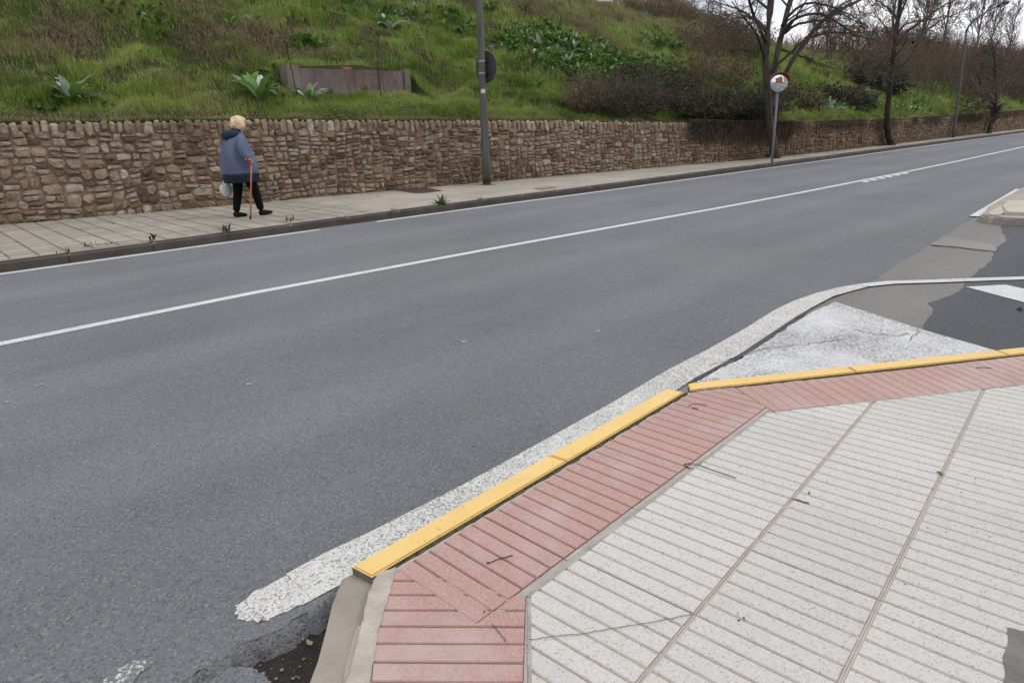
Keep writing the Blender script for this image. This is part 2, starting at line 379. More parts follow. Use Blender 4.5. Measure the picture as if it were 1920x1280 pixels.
def pole_m():
    M = MT('weathered_grey_pole', .55, .4); z = M.n('ShaderNodeSeparateXYZ'); M.L(M.tc, z.inputs[0])
    c = M.mix(M.ramp(M.noise(3, 5, .65, stretch=(3, 3, .5)), (.3, 0.), (.7, 1.)), (.060, .060, .055), (.15, .147, .132))
    c = M.mix(M.ramp(M.noise(40, 4, .7), (.35, .5), (.5, 0.)), c, (.05, .048, .042))
    mz = M.n('ShaderNodeMapRange'); M.L(z.outputs[2], mz.inputs[0]); mz.inputs[1].default_value = .12; mz.inputs[2].default_value = .3; mz.inputs[3].default_value = .9; mz.inputs[4].default_value = 0
    c = M.mix(mz.outputs[0], c, (.016, .04, .022)); M.col(c); return M.m
M_pole = pole_m()
def flat(name, c, rough=.5, metal=0, spec=.4, bump=0):
    M = MT(name, rough, spec); M.b.inputs['Metallic'].default_value = metal
    M.col(M.mix(M.ramp(M.noise(12, 4, .6), (.3, 0.), (.7, 1.)), tuple(x*.85 for x in c), tuple(min(1, x*1.1) for x in c)))
    if bump: M.bump(M.noise(35, 4, .6), bump, .8)
    return M.m
M_galv = flat('galvanised_steel', (.30, .32, .34), .45, .6)
M_signback = flat('dark_sign_back', (.055, .055, .06), .6)
M_redrim = flat('red_plastic', (.32, .03, .018), .5)
M_white_pl = flat('white_sticker', (.62, .62, .60), .5)
M_mirror = flat('mirror_glass', (.85, .87, .88), .03, 1)
M_lampg = flat('lamp_housing', (.13, .13, .14), .5, .3)
M_coat = flat('dusky_blue_cloth', (.115, .14, .215), .85, 0, .2, .012)
M_navy = flat('navy_cloth', (.018, .026, .042), .85, 0, .2, .008)
M_hood = flat('dark_teal_cloth', (.026, .042, .058), .85, 0, .2, .01)
M_trou = flat('black_trousers', (.007, .007, .008), .9, 0, .1, .008)
M_shoe = flat('black_leather', (.008, .008, .009), .8, 0, .2)
M_skin = flat('skin', (.52, .30, .22), .55)
M_hair = flat('pale_blonde_hair', (.78, .60, .38), .7, 0, .3, .02)
M_cane = flat('orange_brown_wood', (.42, .135, .05), .4)
M_rub = flat('black_rubber', (.015, .015, .015), .8)
M_bag = flat('white_plastic_film', (.60, .64, .66), .4)
M_eye = flat('eye', (.05, .04, .035), .2)
M_lip = flat('lips', (.40, .16, .13), .5)
M_deadleaf = flat('dead_leaf', (.13, .085, .05), .8)
M_paleleaf = flat('pale_dry_leaf', (.34, .30, .18), .8)
M_grnleaf = flat('green_fallen_leaf', (.09, .13, .05), .7)
M_pebble = conc('road_pebble', (.32, .29, .26), .3, 30)
M_wallbld = conc('orange_brick_render', (.42, .19, .115), .15, 2)
M_wallwht = conc('white_render', (.66, .65, .62), .08, 2)
M_roof = conc('red_roof_tile', (.22, .085, .06), .25, 3)
M_glassw = flat('window_glass', (.05, .06, .07), .1)
M_pit = conc('rusty_damp_earth', (.075, .048, .036), .3, 12)
M_pit2 = conc('ochre_dirt_patch', (.25, .17, .10), .3, 12)

# ================================================================== GROUND AND ROAD
EDGE = [(-60, 9.95), (-5, 9.92), (5, 9.88), (9, 9.85), (11.5, 9.72), (22, 9.57), (32, 9.5), (52, 9.06), (80, 8.3), (140, 6.2), (260, 1)]
WALL = [(-40, 16.5), (-5, 14.95), (1.49, 14.46), (3.9, 13.98), (6, 13.68), (8.93, 13.2), (11.16, 12.86), (15.4, 12.2), (18.7, 11.6), (20.9, 11.08), (23, 10.82), (31.6, 10.4), (45.5, 10.2), (53.6, 9.92), (80, 9.3), (140, 7.2), (260, 2)]
WTOP = [(-40, 1.85), (1.5, 1.78), (6, 1.73), (8.9, 1.64), (11.2, 1.59), (15.4, 1.46), (18.7, 1.33), (20.9, 1.23), (23, 1.18), (31.6, 1.09), (45.5, 1.12), (53.6, 1.2), (260, 1.3)]
ZS = .12
g = tag(link('ground', sheet([(-300, -300), (500, -300), (500, 400), (-300, 400)], -.3), M_soil), kind='structure')

ZR = 0.
hole_edge = [G(*p) for p in [(650, 1083), (640, 1092), (628, 1106), (615, 1121), (600, 1128), (588, 1141), (566, 1152), (549, 1160), (530, 1178), (505, 1186), (478, 1199), (452, 1204), (436, 1219), (412, 1229), (395, 1246), (372, 1256), (350, 1276), (335, 1284), (318, 1300), (300, 1306), (270, 1330)]]
hole_poly = hole_edge+[(.2, 1.6), (.1, 1.2), (.6, 1.2), (1.0, 1.7)]
# road sheet: everything between the far kerb and the near side, with the broken edge beside the dropped kerb left open
outer = [(-60, -60), (260, -60), (260, lerp(EDGE, 260)+.05)]+[(x, y+.06) for x, y in EDGE[::-1][1:]]
rd = tag(link('road', sheet(outer, ZR, [hole_poly]), M_asph), kind='structure')
# sloping broken edge of the asphalt and the earth in the hole
rg = np.random.default_rng(3)
HE = np.array(hole_edge); dn = []
ctr = np.array([.72, 1.55])
V = []; 
for k, (x, y) in enumerate(HE):
    d = ctr-HE[k]; d /= np.linalg.norm(d); off = np.array([0.35, -1.]) ; off = off/np.linalg.norm(off)
    for q, (s, z) in enumerate(((0, ZR), (.012, -.008), (.028+.008*rg.random(), -.028-.006*rg.random()), (.04+.02*rg.random(), -.062))):
        V.append((x+off[0]*s+rg.normal(0, .002), y+off[1]*s+rg.normal(0, .002), z))
F = [(4*k+q, 4*k+q+1, 4*k+q+5, 4*k+q+4) for k in range(len(HE)-1) for q in range(3)]
me = mesh(V, F); bm = bmesh.new(); bm.from_mesh(me)
bmesh.ops.subdivide_edges(bm, edges=bm.edges, cuts=3, use_grid_fill=True, smooth=.3)
for v in bm.verts:
    if v.co.z < -.002:
        n_ = float(vnoise(v.co.x*160, v.co.y*160)); n2 = float(vnoise(v.co.x*55+9, v.co.y*55)); v.co.z += (n_-.5)*.007+(n2-.5)*.009; v.co.y += (n_-.5)*.008+(n2-.5)*.008
me = bm_mesh(bm); me.polygons.foreach_set('use_smooth', [True]*len(me.polygons))
link('broken_asphalt_edge', me, M_asph, rd)
nx, ny = 70, 60
X, Y = np.meshgrid(np.linspace(.1, 1.15, nx), np.linspace(1.1, 2.0, ny), indexing='ij')
Z = -.06+.02*(fnoise(X*14, Y*14)-.5)+.012*(fnoise(X*50, Y*50)-.5)
V = np.stack([X, Y, Z], -1).reshape(-1, 3); I = np.arange(nx*ny).reshape(nx, ny)
F = np.stack([I[:-1, :-1], I[1:, :-1], I[1:, 1:], I[:-1, 1:]], -1).reshape(-1, 4)
tag(link('earth_hole', np_mesh(V, F, True), M_mud), 'bare wet dark earth in the hole beside the dropped kerb', kind='stuff')
tag(bpy.data.objects['earth_hole'], kind='structure')
pp = [G(*p, -.04) for p in [(345, 1290), (372, 1270), (402, 1258), (440, 1252), (478, 1258), (500, 1270), (508, 1290), (480, 1330), (340, 1330)]]
tag(link('asphalt_lump', prism(jag(pp+[pp[0]], .0015, 4, 4)[:-1], -.09, -.028, .008), M_asph), 'loose grey lump of broken asphalt lying in the earth hole', 'rubble')

# loose gravel in the hole and along the broken edge: small angular stones
def rock_V(rng, r):
    v = np.array([(1, 0, 0), (-1, 0, 0), (0, 1, 0), (0, -1, 0), (0, 0, 1), (0, 0, -1)], float)*(.7+.6*rng.random((6, 1)))*r
    return v*np.array([1, .8, .6])
RF = np.array([(0, 2, 4), (2, 1, 4), (1, 3, 4), (3, 0, 4), (2, 0, 5), (1, 2, 5), (3, 1, 5), (0, 3, 5)])
def gravel(n, sampler, rmin, rmax, seed):
    r = np.random.default_rng(seed); Vs, Fs = [], []
    for k in range(n):
        x, y, z = sampler(r); s = rmin+(rmax-rmin)*r.random()**3; a = r.random()*6.28; v = rock_V(r, s)
        c_, s_ = math.cos(a), math.sin(a); v = v@np.array([[c_, s_, 0], [-s_, c_, 0], [0, 0, 1]])
        Vs.append(v+np.array([x, y, z+s*.3])); Fs.append(RF+6*k)
    return np.concatenate(Vs), np.concatenate(Fs)
def s_hole(r):
    while True:
        x, y = .2+.7*r.random(), 1.35+.5*r.random(); p = PIX((x, y, -.05))
        if 380 < p[0] < 640 and p[1] > 1120: return x, y, -.058
V, F = gravel(420, s_hole, .0015, .009, 5)
tag(link('hole_gravel', np_mesh(V, F), M_pebble), 'small loose gravel scattered over the dark earth in the hole', 'gravel', kind='stuff')
def s_road(r):
    x = 30*r.random()**2.2; y = 1.9+8*r.random(); return x, y, 0.
V, F = gravel(260, s_road, .002, .009, 8)
tag(link('road_grit', np_mesh(V, F), M_pebble), 'tiny pale pebbles and grit strewn over the grey road', 'gravel', kind='stuff')

# asphalt sheets of the side street
def off_path(path, w0, w1):
    out = []
    for k in range(len(path)):
        a = np.array(path[max(0, k-1)]); b = np.array(path[min(len(path)-1, k+1)]); d = b-a; d = d/np.linalg.norm(d); n = np.array([-d[1], d[0]])
        out.append((tuple(np.array(path[k])+n*w0), tuple(np.array(path[k])+n*w1)))
    return out
def strip(path, w0, w1, z, sub=1):
    L = off_path(path, w0, w1); V = []; F = []
    for a, b in L: V += [(a[0], a[1], z), (b[0], b[1], z)]
    F = [(2*k, 2*k+1, 2*k+3, 2*k+2) for k in range(len(L)-1)]
    me = mesh(V, F); bm = bmesh.new(); bm.from_mesh(me)
    for f in bm.faces:
        if f.normal.z < 0: f.normal_flip()
    bm.to_mesh(me); bm.free(); return me
old = jag([(3.0, 1.99), (4.49, 2.02), (5.2, 2.09), (5.67, 2.09), (6.63, 2.08), (7.6, 2.16), (8.8, 2.22), (10.19, 2.32), (11.6, 2.38)], .006, 8, 2)+[(16, 2.6), (16, -30), (3.0, -30)]
tag(link('side_street', sheet(old, .004), M_asph_old), kind='structure')
dk = jag([(4.6, 1.0), (5.26, 1.29), (5.44, 1.32), (5.87, 1.38), (6.0, 1.46), (6.3, 1.42), (6.65, 1.39), (7.26, 1.46), (8.18, 1.49), (8.79, 1.6), (9.63, 1.64), (10.73, 1.94), (11.9, 1.9)], .007, 7, 5)+[(16, 1.9), (16, -30), (4.6, -30)]
tag(link('new_asphalt_patch', sheet(dk, .008), M_asph_new), kind='structure')
lp = jag([G(1745, 461), G(1800, 465), G(1870, 474), G(1872, 463), G(1790, 448), G(1768, 446), G(1745, 461)], .01, 4, 9)
tag(link('pale_asphalt_patch', sheet(lp[:-1], .012), M_asph_pale), kind='structure')
tag(link('pale_asphalt_seam', strip(jag([G(1742, 461), G(1790, 465), G(1850, 473)], .008, 6, 3), -.012, .012, .0135), M_mud), kind='structure')
# dark joint where the new road surface ends against the old one
tag(link('road_joint', strip(jag([(3.25, 1.955), (3.83, 1.95), (4.49, 2.02), (5.2, 2.09)], .006, 14, 4), -.018, .02, .0125), M_asph_new), kind='structure')
for k, (P, w) in enumerate([([(1330, 690), (1385, 672), (1440, 655), (1500, 650), (1560, 642), (1575, 640)], .005), ([(1725, 622), (1716, 632), (1705, 642)], .005),
        ([(1600, 620), (1625, 628), (1655, 631)], .006), ([(1655, 630), (1680, 634), (1702, 628)], .006)]):
    link('crack', strip(jag([G(*p) for p in P], .007, 6, k+20), -w/2, w/2, .0175), M_asph_new, rd)

# markings
ctrl = [(-20, 6.1), (-5, 6.22), (.45, 6.3), (2.43, 6.36), (5.56, 6.24), (8, 6.1), (10.58, 5.95), (13.46, 5.84), (19.51, 5.72), (24.6, 5.70), (34.41, 5.75), (52, 5.4), (80, 4.6), (140, 2.6)]
xs = np.concatenate([np.arange(-20, 30, .5), np.arange(30, 140, 2)])
cl = [(x, lerp(ctrl, x)) for x in xs]
link('centre_line', strip(cl, -.06, .06, .004), M_line, rd)
e1 = [(x, lerp(EDGE, x)-.15) for x in np.arange(-20, 5.45, .5)]; e2 = [(x, lerp(EDGE, x)-.16) for x in np.concatenate([np.arange(6.05, 30, .5), np.arange(30, 140, 2)])]
link('edge_line', strip(e1, -.05, .05, .004), M_line, rd); link('edge_line', strip(e2, -.05, .05, .004), M_line, rd)
for k in range(6):
    cx, cy = 1624+14.6*k, 340.5-3.1*k
    link('rumble_mark', sheet([G(cx-8, cy+1.5), G(cx+4, cy+1.4), G(cx+8, cy-1.2), G(cx-4, cy-1.1)], .004), M_line, rd)
nl = [(.555, 1.925), (.6, 1.925), (.75, 1.925), (.9, 1.93), (1.1, 1.93), (1.6, 1.945), (2.04, 1.96), (2.7, 2.01), (3.33, 2.055), (3.85, 2.07), (4.48, 2.125), (5.0, 2.18), (5.4, 2.195), (5.75, 2.185), (6.05, 2.13), (6.3, 2.06)]
wd = [.06, .085, .10, .10, .095, .095, .10, .10, .10, .10, .10, .10, .095, .08, .07, .055]
V = []; F = []
for k, (p, w) in enumerate(zip(nl, wd)):
    a = np.array(nl[max(0, k-1)]); b = np.array(nl[min(len(nl)-1, k+1)]); d = (b-a)/np.linalg.norm(b-a); n = np.array([-d[1], d[0]])
    w_ = w*(1+.04*math.sin(k*2.3)); V += [(*(np.array(p)-n*w_), .0165), (*(np.array(p)+n*w_), .0165)]
F = [(2*k, 2*k+2, 2*k+3, 2*k+1) for k in range(len(nl)-1)]
V = [(v[0], v[1], .004 if v[0] < 3 else .0165) for v in V]
jr = np.random.default_rng(5)
link('near_edge_line', mesh(V[4:], F[:-2]), M_line_worn, rd)
link('line_end', sheet(jag([(V[4][0]+.02, V[4][1]), (V[5][0]+.02, V[5][1]), (.60, 2.0), (.555, 1.985), (.54, 1.95), (.548, 1.90), (.575, 1.86), (.62, 1.845), (V[4][0], V[4][1])][1:], .004, 5, 3)[:-1]+[(V[4][0]+.02, V[4][1]), (V[5][0]+.02, V[5][1])], .0025), M_line_worn, rd)
sl_ = [(6.3, 2.06), (6.55, 1.92), (6.86, 1.625), (7.2, 1.32), (7.44, 1.09), (8.2, .42), (9.5, -.75)]
link('side_edge_line', strip(sl_, -.055, .055, .0165), M_line, rd)
link('scrap_of_line', sheet([G(*p) for p in [(195, 1276), (222, 1256), (250, 1240), (270, 1238), (283, 1250), (262, 1262), (240, 1300), (190, 1310)]], .004), M_line_scrap, rd)
tri = [(3.30, 1.93)]+jag([(3.32, 1.925), (3.85, 1.93), (4.49, 1.985), (5.1, 2.045), (5.585, 2.03)], .006, 7, 8)+[(5.21, 1.28), (5.03, .83), (4.93, .55), (4.3, .6), (2.95, 1.60)]
link('hatched_paint', sheet(tri, .0125), M_tri, rd)
st = [G(1810, 540), G(1885, 536), (6.93, .95), (6.9, .2), (6.45, .2), (6.53, .92)]
link('crossing_stripe', sheet([G(1810, 540), G(1885, 536), G(1960, 553), G(1960, 580)], .0125), M_line, rd)

# ================================================================== FAR PAVEMENT, KERB
xs = list(np.arange(-20, 60, 1.0))+list(np.arange(60, 141, 5.0))
Vv = []; Ff = []
for k, x in enumerate(xs):
    y0, y1 = lerp(EDGE, x)+.14, lerp(WALL, x)+.25
    for q, t in enumerate((0, .25, .5, .75, 1)): Vv.append((x, y0+(y1-y0)*t, ZS-(.012 if x < 6.4 else .004)))
Ff = [(5*k+q, 5*k+5+q, 5*k+6+q, 5*k+1+q) for k in range(len(xs)-1) for q in range(4)]
fp = tag(link('far_pavement', mesh(Vv, Ff), [M_fjoint]), kind='structure')
Vv = []; Ff = []
# concrete-like worn surface beyond the tiled stretch
pts = [x for x in xs if x >= 6.4]; pts = [6.35]+pts
for k, x in enumerate(pts):
    y0, y1 = lerp(EDGE, x)+.15, lerp(WALL, x)+.2
    Vv += [(x, y0, ZS), (x, (y0+y1)/2, ZS), (x, y1, ZS)]
Ff = [(3*k+q, 3*k+3+q, 3*k+4+q, 3*k+1+q) for k in range(len(pts)-1) for q in range(2)]
link('worn_surface', mesh(Vv, Ff), M_fpave, fp)
# paving tiles one by one at the near end
rg = np.random.default_rng(11)
tile_mes = []
for k in range(5):
    bm = bmesh.new(); add_box(bm, (0, 0, -.02), (.283+.004*rg.random(), .292, .04), 0, .006); tile_mes.append(bm_mesh(bm)); tile_mes[-1].materials.append(M_ftile)
cnt = 0
for ix in range(0, 24):
    x = -.75+.3*ix+.15
    for iy in range(0, 17):
        yk = lerp(EDGE, x)+.16; y = yk+.15+.3*iy
        if y > lerp(WALL, x)+.05: continue
        px, py, d = PIX((x, y, ZS))
        if px < -25 or x > 6.3+.25*math.sin(iy*1.7): 
            if x > 6.3: continue
            if px < -60: continue
        o = bpy.data.objects.new('paving_tile', tile_mes[rg.integers(5)]); C.objects.link(o); o.parent = fp
        o.location = (x, y, ZS-.002+rg.normal(0, .0016)); o.rotation_euler = (rg.normal(0, .005), rg.normal(0, .005), rg.normal(0, .008)); cnt += 1
# manhole / tree pits
def pit(name, lab, pts, m, z=.004):
    return tag(link(name, sheet(jag([G(*p, ZS) for p in pts+pts[:1]], .02, 5, len(pts))[:-1], ZS+z), m), lab, 'ground patch', kind='structure')
pit('tree_pit', None, [(738, 357), (775, 351), (800, 352), (833, 358), (785, 363)], M_pit)
pit('earth_patch', None, [(1000, 354), (1018, 350.5), (1036, 350), (1044, 352), (1036, 354.5), (1014, 357)], M_pit2)
pit('mortar_collar', None, [(893, 346), (915, 344.4), (932, 346), (913, 348)], M_fjoint)
pit('pale_patch', None, [(1402, 301), (1420, 296), (1500, 293), (1510, 297), (1440, 303)], M_fpave, .006)

# far kerb stones
def kerb_mesh(L, w, h, bev, mats, zt):
    bm = bmesh.new(); add_box(bm, (L/2, w/2, zt-h/2), (L-.012, w, h)); 
    ed = [e for e in bm.edges if all(v.co.z > zt-.001 for v in e.verts)]
    bmesh.ops.bevel(bm, geom=ed, offset=bev, segments=3, affect='EDGES')
    bmesh.ops.recalc_face_normals(bm, faces=bm.faces)
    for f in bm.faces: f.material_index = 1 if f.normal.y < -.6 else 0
    me = bm_mesh(bm); [me.materials.append(m) for m in mats]; return me
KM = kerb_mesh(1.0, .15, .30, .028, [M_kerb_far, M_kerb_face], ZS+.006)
kb = thing('far_kerb', 'dirty grey concrete kerb along the stone wall pavement, its joints sprouting weeds', 'kerb')
x = 1.619-8
k = 0
rg = np.random.default_rng(4)
while x < 62:
    y = lerp(EDGE, x); y2 = lerp(EDGE, x+1); a = math.atan2(y2-y, 1)
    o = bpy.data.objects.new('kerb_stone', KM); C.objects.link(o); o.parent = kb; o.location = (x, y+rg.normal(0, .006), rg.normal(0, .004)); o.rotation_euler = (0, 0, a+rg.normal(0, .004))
    x += math.cos(a)*1.0; k += 1
me = strip([(xx, lerp(EDGE, xx)+.075) for xx in [x]+list(np.arange(math.ceil(x)+1, 141, 2))], -.075, .075, ZS)
bm = bmesh.new(); bm.from_mesh(me); r = bmesh.ops.extrude_face_region(bm, geom=bm.faces); bmesh.ops.translate(bm, vec=(0, 0, -.3), verts=[v for v in r['geom'] if isinstance(v, bmesh.types.BMVert)])
link('kerb_run', bm_mesh(bm), M_kerb_far, kb)

# ================================================================== NEAR PAVEMENT
kin = [(-1.5, -.35), (.64, 1.30), (.885, 1.64), (2.885, 1.745), (4.67, .61), (8.5, -1.83), (14, -5.3), (14, -12), (-1.5, -12)]
npv = tag(link('near_pavement', prism(kin, -.28, ZS-.0058), M_grout), kind='structure')

def ribbed(lenu, lenv, ribs=6, gw=.0075, depth=.004, flange=.011, th=.035):
    p = lenu/ribs; us = [0, .0015]; hs = [0, 0]      # heights: 0 low, 1 high
    us = []; hs = []
    for k in range(ribs):
        a = k*p+gw/2; b = (k+1)*p-gw/2; us += [a-.0004, a+.0022, b-.0022, b+.0004]; hs += [0, 1, 1, 0]
    us = [.002]+us+[lenu-.002]; hs = [0]+hs+[0]
    vs_ = [.002, flange, flange+.003, lenv-flange-.003, lenv-flange, lenv-.002]; vh = [0, 0, 1, 1, 0, 0]
    nu, nv = len(us), len(vs_); V = []; F = []; MI = []
    for i in range(nu):
        for j in range(nv): V.append((us[i], vs_[j], 0 if hs[i]*vh[j] else -depth))
    for i in range(nu-1):
        for j in range(nv-1):
            F.append((i*nv+j, (i+1)*nv+j, (i+1)*nv+j+1, i*nv+j+1)); MI.append(2 if j in (0, nv-2) else (0 if (vh[j]*vh[j+1] and (hs[i] or hs[i+1])) else 1))
    b0 = len(V); ring = [i*nv for i in range(nu)]+[(nu-1)*nv+j for j in range(1, nv)]+[i*nv+nv-1 for i in range(nu-2, -1, -1)]+[j for j in range(nv-2, 0, -1)]
    for r_ in ring: V.append((V[r_][0], V[r_][1], -th))
    n = len(ring)
    for k in range(n): F.append((ring[k], b0+k, b0+(k+1) % n, ring[(k+1) % n])); MI.append(1)
    F.append(tuple(range(b0, b0+n))[::-1]); MI.append(1)
    return V, F, MI
def tile_obj(V, F, MI, M, mats, clips, parent, cache):
    """M 4x4 local->world; clips: list of (point, inward normal) in xy"""
    ca = [M@Vector((a, b, 0)) for a in (0, cache[1]) for b in (0, cache[2])]
    inside = [all((c.x-p[0])*n[0]+(c.y-p[1])*n[1] > -.002 for c in ca) for p, n in clips]
    if all(inside):
        if cache[0] is None:
            me = mesh(V, F); me.polygons.foreach_set('material_index', MI); [me.materials.append(m) for m in mats]; cache[0] = me
        o = bpy.data.objects.new('paving_tile', cache[0]); C.objects.link(o); o.matrix_world = M; o.parent = parent; return o
    if any(all((c.x-p[0])*n[0]+(c.y-p[1])*n[1] < .012 for c in ca) for p, n in clips): return None
    me = mesh(V, F); me.polygons.foreach_set('material_index', MI); bm = bmesh.new(); bm.from_mesh(me); bm.transform(M)
    for (p, n), ok in zip(clips, inside):
        if ok: continue
        bmesh.ops.bisect_plane(bm, geom=bm.verts[:]+bm.edges[:]+bm.faces[:], plane_co=(p[0], p[1], 0), plane_no=(-n[0], -n[1], 0), clear_outer=True)
        be = [e for e in bm.edges if e.is_boundary]
        if be: bmesh.ops.holes_fill(bm, edges=be, sides=0)
        if not bm.faces: bm.free(); return None
    c = sum((v.co for v in bm.verts), Vector())/len(bm.verts); c.z = 0
    bmesh.ops.translate(bm, vec=-c, verts=bm.verts)
    me2 = bpy.data.meshes.new('m'); bm.to_mesh(me2); bm.free(); [me2.materials.append(m) for m in mats]
    return link('paving_tile', me2, [], parent, c)
def frame(o, u, v, z):
    M = Matrix.Identity(4); M[0][0], M[1][0] = u; M[0][1], M[1][1] = v; M[0][3], M[1][3], M[2][3] = o[0], o[1], z; return M
def unit(v): v = np.array(v, float); return v/np.linalg.norm(v)
def half(a, b, side):
    """clip half plane along a->b, keep the side where point 'side' lies, shrunk by g"""
    a = np.array(a, float); b = np.array(b, float); d = unit(b-a); n = np.array([-d[1], d[0]]); s = np.array(side)
    if (s-a)@n < 0: n = -n
    return a, n
def shrink(cl, g): return (cl[0]+cl[1]*g, cl[1])
L2a, L2b = (1.17, 1.215), (2.94, 1.315)
CW = (2.0, .3)
cl_white = [shrink(half(L2a, L2b, CW), .004), shrink(half((2.94, 1.30), (4.13, .51), CW), .004), shrink(half((1.17, 1.21), (.93, .97), CW), .004)]
U = np.array([-.39661, -.03656]); Vd = np.array([.03869, -.39333]); O = np.array([2.64588, .91999])
VW, FW, MW = ribbed(.4, .4, flange=.0055); VX, FX, MX = ribbed(.4, .48, flange=.0055); cacheX = [None, .4, .48]; cache = [None, .4, .4]
rg = np.random.default_rng(12)
patch_clip = (1.95, .16)
for i in range(-22, 8):
    for j in range(-2, 9):
        o = O+U*i+Vd*j
        p = PIX((o[0], o[1], ZS))
        if p[2] < .3 or p[1] > 1750 or p[0] > 2500 or p[0] < 500: continue
        if j == -2: continue
        if j == -1:
            tile_obj(VX, FX, MX, frame(O+U*i-Vd*1.2, U/.4, Vd/.4, ZS+rg.normal(0, .0007)), [M_white, M_groove_w, M_flange_w], cl_white, npv, cacheX); continue
        M = frame(o, U/.4, Vd/.4, ZS+rg.normal(0, .0007))
        tile_obj(VW, FW, MW, M, [M_white, M_groove_w, M_flange_w], cl_white, npv, cache)
# red rows
dA = unit((2.885-.885, 1.745-1.64)); nA = np.array([dA[1], -dA[0]])
OA = np.array([.958, 1.632]); Bm = ((3.11, 1.6), (2.925, 1.24))
clA = [shrink(half(*Bm, (2, 1.4)), .003), shrink(half(L2a, L2b, (2, 1.4)), .006)]
VR, FR, MR = ribbed(.405, .408, flange=.016, gw=.007, depth=.004); cr_ = [None, .405, .408]
for k in range(0, 6):
    o = OA+dA*.405*k; M = frame(o, dA, nA, ZS+.0012+rg.normal(0, .0005))
    tile_obj(VR, FR, MR, M, [M_red, M_groove_r, M_flange_r], clA, npv, cr_)
d0 = unit((.695, -.719)); n0 = unit((-.719, -.695))       # grooves run along d0
cl0 = [shrink(half((.90, 1.625), (.655, 1.285), (.9, 1.3)), .0), shrink(half((.962, 1.625), (1.17, 1.21), (.8, 1.3)), .002), shrink(half((1.17, 1.21), (.93, .97), (.8, 1.3)), .004), shrink(half((.90, 1.622), (.97, 1.622), (.8, 1.3)), .0)]
J = np.array(G(700, 1205, ZS))-d0*.06
c0_ = [None, .405, .5]; V0, F0, M0 = ribbed(.405, .5, flange=.012, gw=.007, depth=.004)
for k in range(-2, 4):
    o = J+n0*.405*k-d0*.0; M = frame(o, n0, d0, ZS-.0008)
    tile_obj(V0, F0, M0, M, [M_red, M_groove_r, M_flange_r], cl0, npv, c0_)
d2 = unit((4.67-2.885, .61-1.745)); n2 = np.array([d2[1], -d2[0]])
cl2 = [shrink(half(*Bm, (3.6, 1.1)), .003), shrink(half((2.94, 1.305), (4.13, .515), (3.4, 1.3)), .004)]
cr2 = [None, .405, .408]
for k in range(-1, 14):
    o = np.array([3.11, 1.6])+d2*.405*k+n2*.003; M = frame(o, d2, n2, ZS+rg.normal(0, .0005))
    tile_obj(VR, FR, MR, M, [M_red, M_groove_p, M_flange_r], cl2, npv, cr2)
def fillet(a, b, w0, w1, z=ZS-.0012):
    a = np.array(a); b = np.array(b); d = unit(b-a); n = np.array([-d[1], d[0]]); r_ = np.random.default_rng(int(a[0]*1000)); m = 40
    A_ = [tuple(a+(b-a)*t+n*(w0+r_.normal(0, .0012))) for t in np.linspace(0, 1, m)]; B_ = [tuple(a+(b-a)*t+n*(w1+r_.normal(0, .0012))) for t in np.linspace(1, 0, m)]
    link('mortar_joint', sheet(A_+B_, z), M_grout, npv)
fillet(L2a, L2b, -.004, .006); fillet((1.17, 1.21), (.93, .97), -.006, .006); fillet((2.94, 1.305), (9.0, -2.71), -.006, .006)
q0 = OA+nA*.410; q1 = q0+dA*2.02
link('mortar_joint', sheet([tuple(q0-nA*.004), tuple(q1-nA*.004), (2.93, 1.322), (1.17, 1.222), (1.03, 1.222)], ZS-.0022), M_grout, npv)
# mortar strip, cement patch, bits of mortar
msp = [G(*p, ZS) for p in [(712, 1072), (744, 1064), (738, 1082), (728, 1120), (716, 1160), (706, 1205), (698, 1250), (690, 1300)]]+[G(*p, ZS) for p in [(646, 1300), (655, 1260), (668, 1210), (680, 1160), (692, 1110), (704, 1085)]]
link('mortar_strip', prism(jag(msp+[msp[0]], .002, 4, 3)[:-1], .02, ZS+.0022), M_mortar_rough, npv)
cp = [G(*p, ZS) for p in [(1888, 1176), (1925, 1186), (1990, 1210), (2020, 1330), (1875, 1330), (1884, 1262), (1880, 1232), (1890, 1205)]]
link('cement_patch', prism(jag(cp+[cp[0]], .0009, 5, 5)[:-1], .05, ZS+.003), M_cement, npv)
# dirt line between yellow kerb and red tiles
dl = [(x, lerp([(.885, 1.64), (2.885, 1.745)], x)-.008) for x in np.linspace(.96, 2.87, 60)]
rr = np.random.default_rng(2)
L = []; Vq = []
for k, (x, y) in enumerate(dl):
    w = .006+.010*rr.random(); Vq += [(x, y-w, ZS-.003), (x, y+.001*rr.random()-.001, ZS+.003+.002*rr.random()), (x, y+.012, ZS-.004)]
Fq = [(3*k+q, 3*k+3+q, 3*k+4+q, 3*k+1+q) for k in range(len(dl)-1) for q in range(2)]
link('moss_line', mesh(Vq, Fq), M_moss, npv)
dl = [np.array([2.885, 1.745])+d2*t+n2*.004 for t in np.linspace(0.02, 4, 90)]
Vq = []
for k, p in enumerate(dl):
    w = .004+.010*rr.random()*(1 if k < 35 else .5); q = p+n2*w; Vq += [(q[0], q[1], ZS-.002), (p[0], p[1], ZS+.0035), (p[0]-n2[0]*.012, p[1]-n2[1]*.012, ZS-.003)]
Fq = [(3*k+q, 3*k+3+q, 3*k+4+q, 3*k+1+q) for k in range(len(dl)-1) for q in range(2)]
link('moss_line', mesh(Vq, Fq), M_moss, npv)
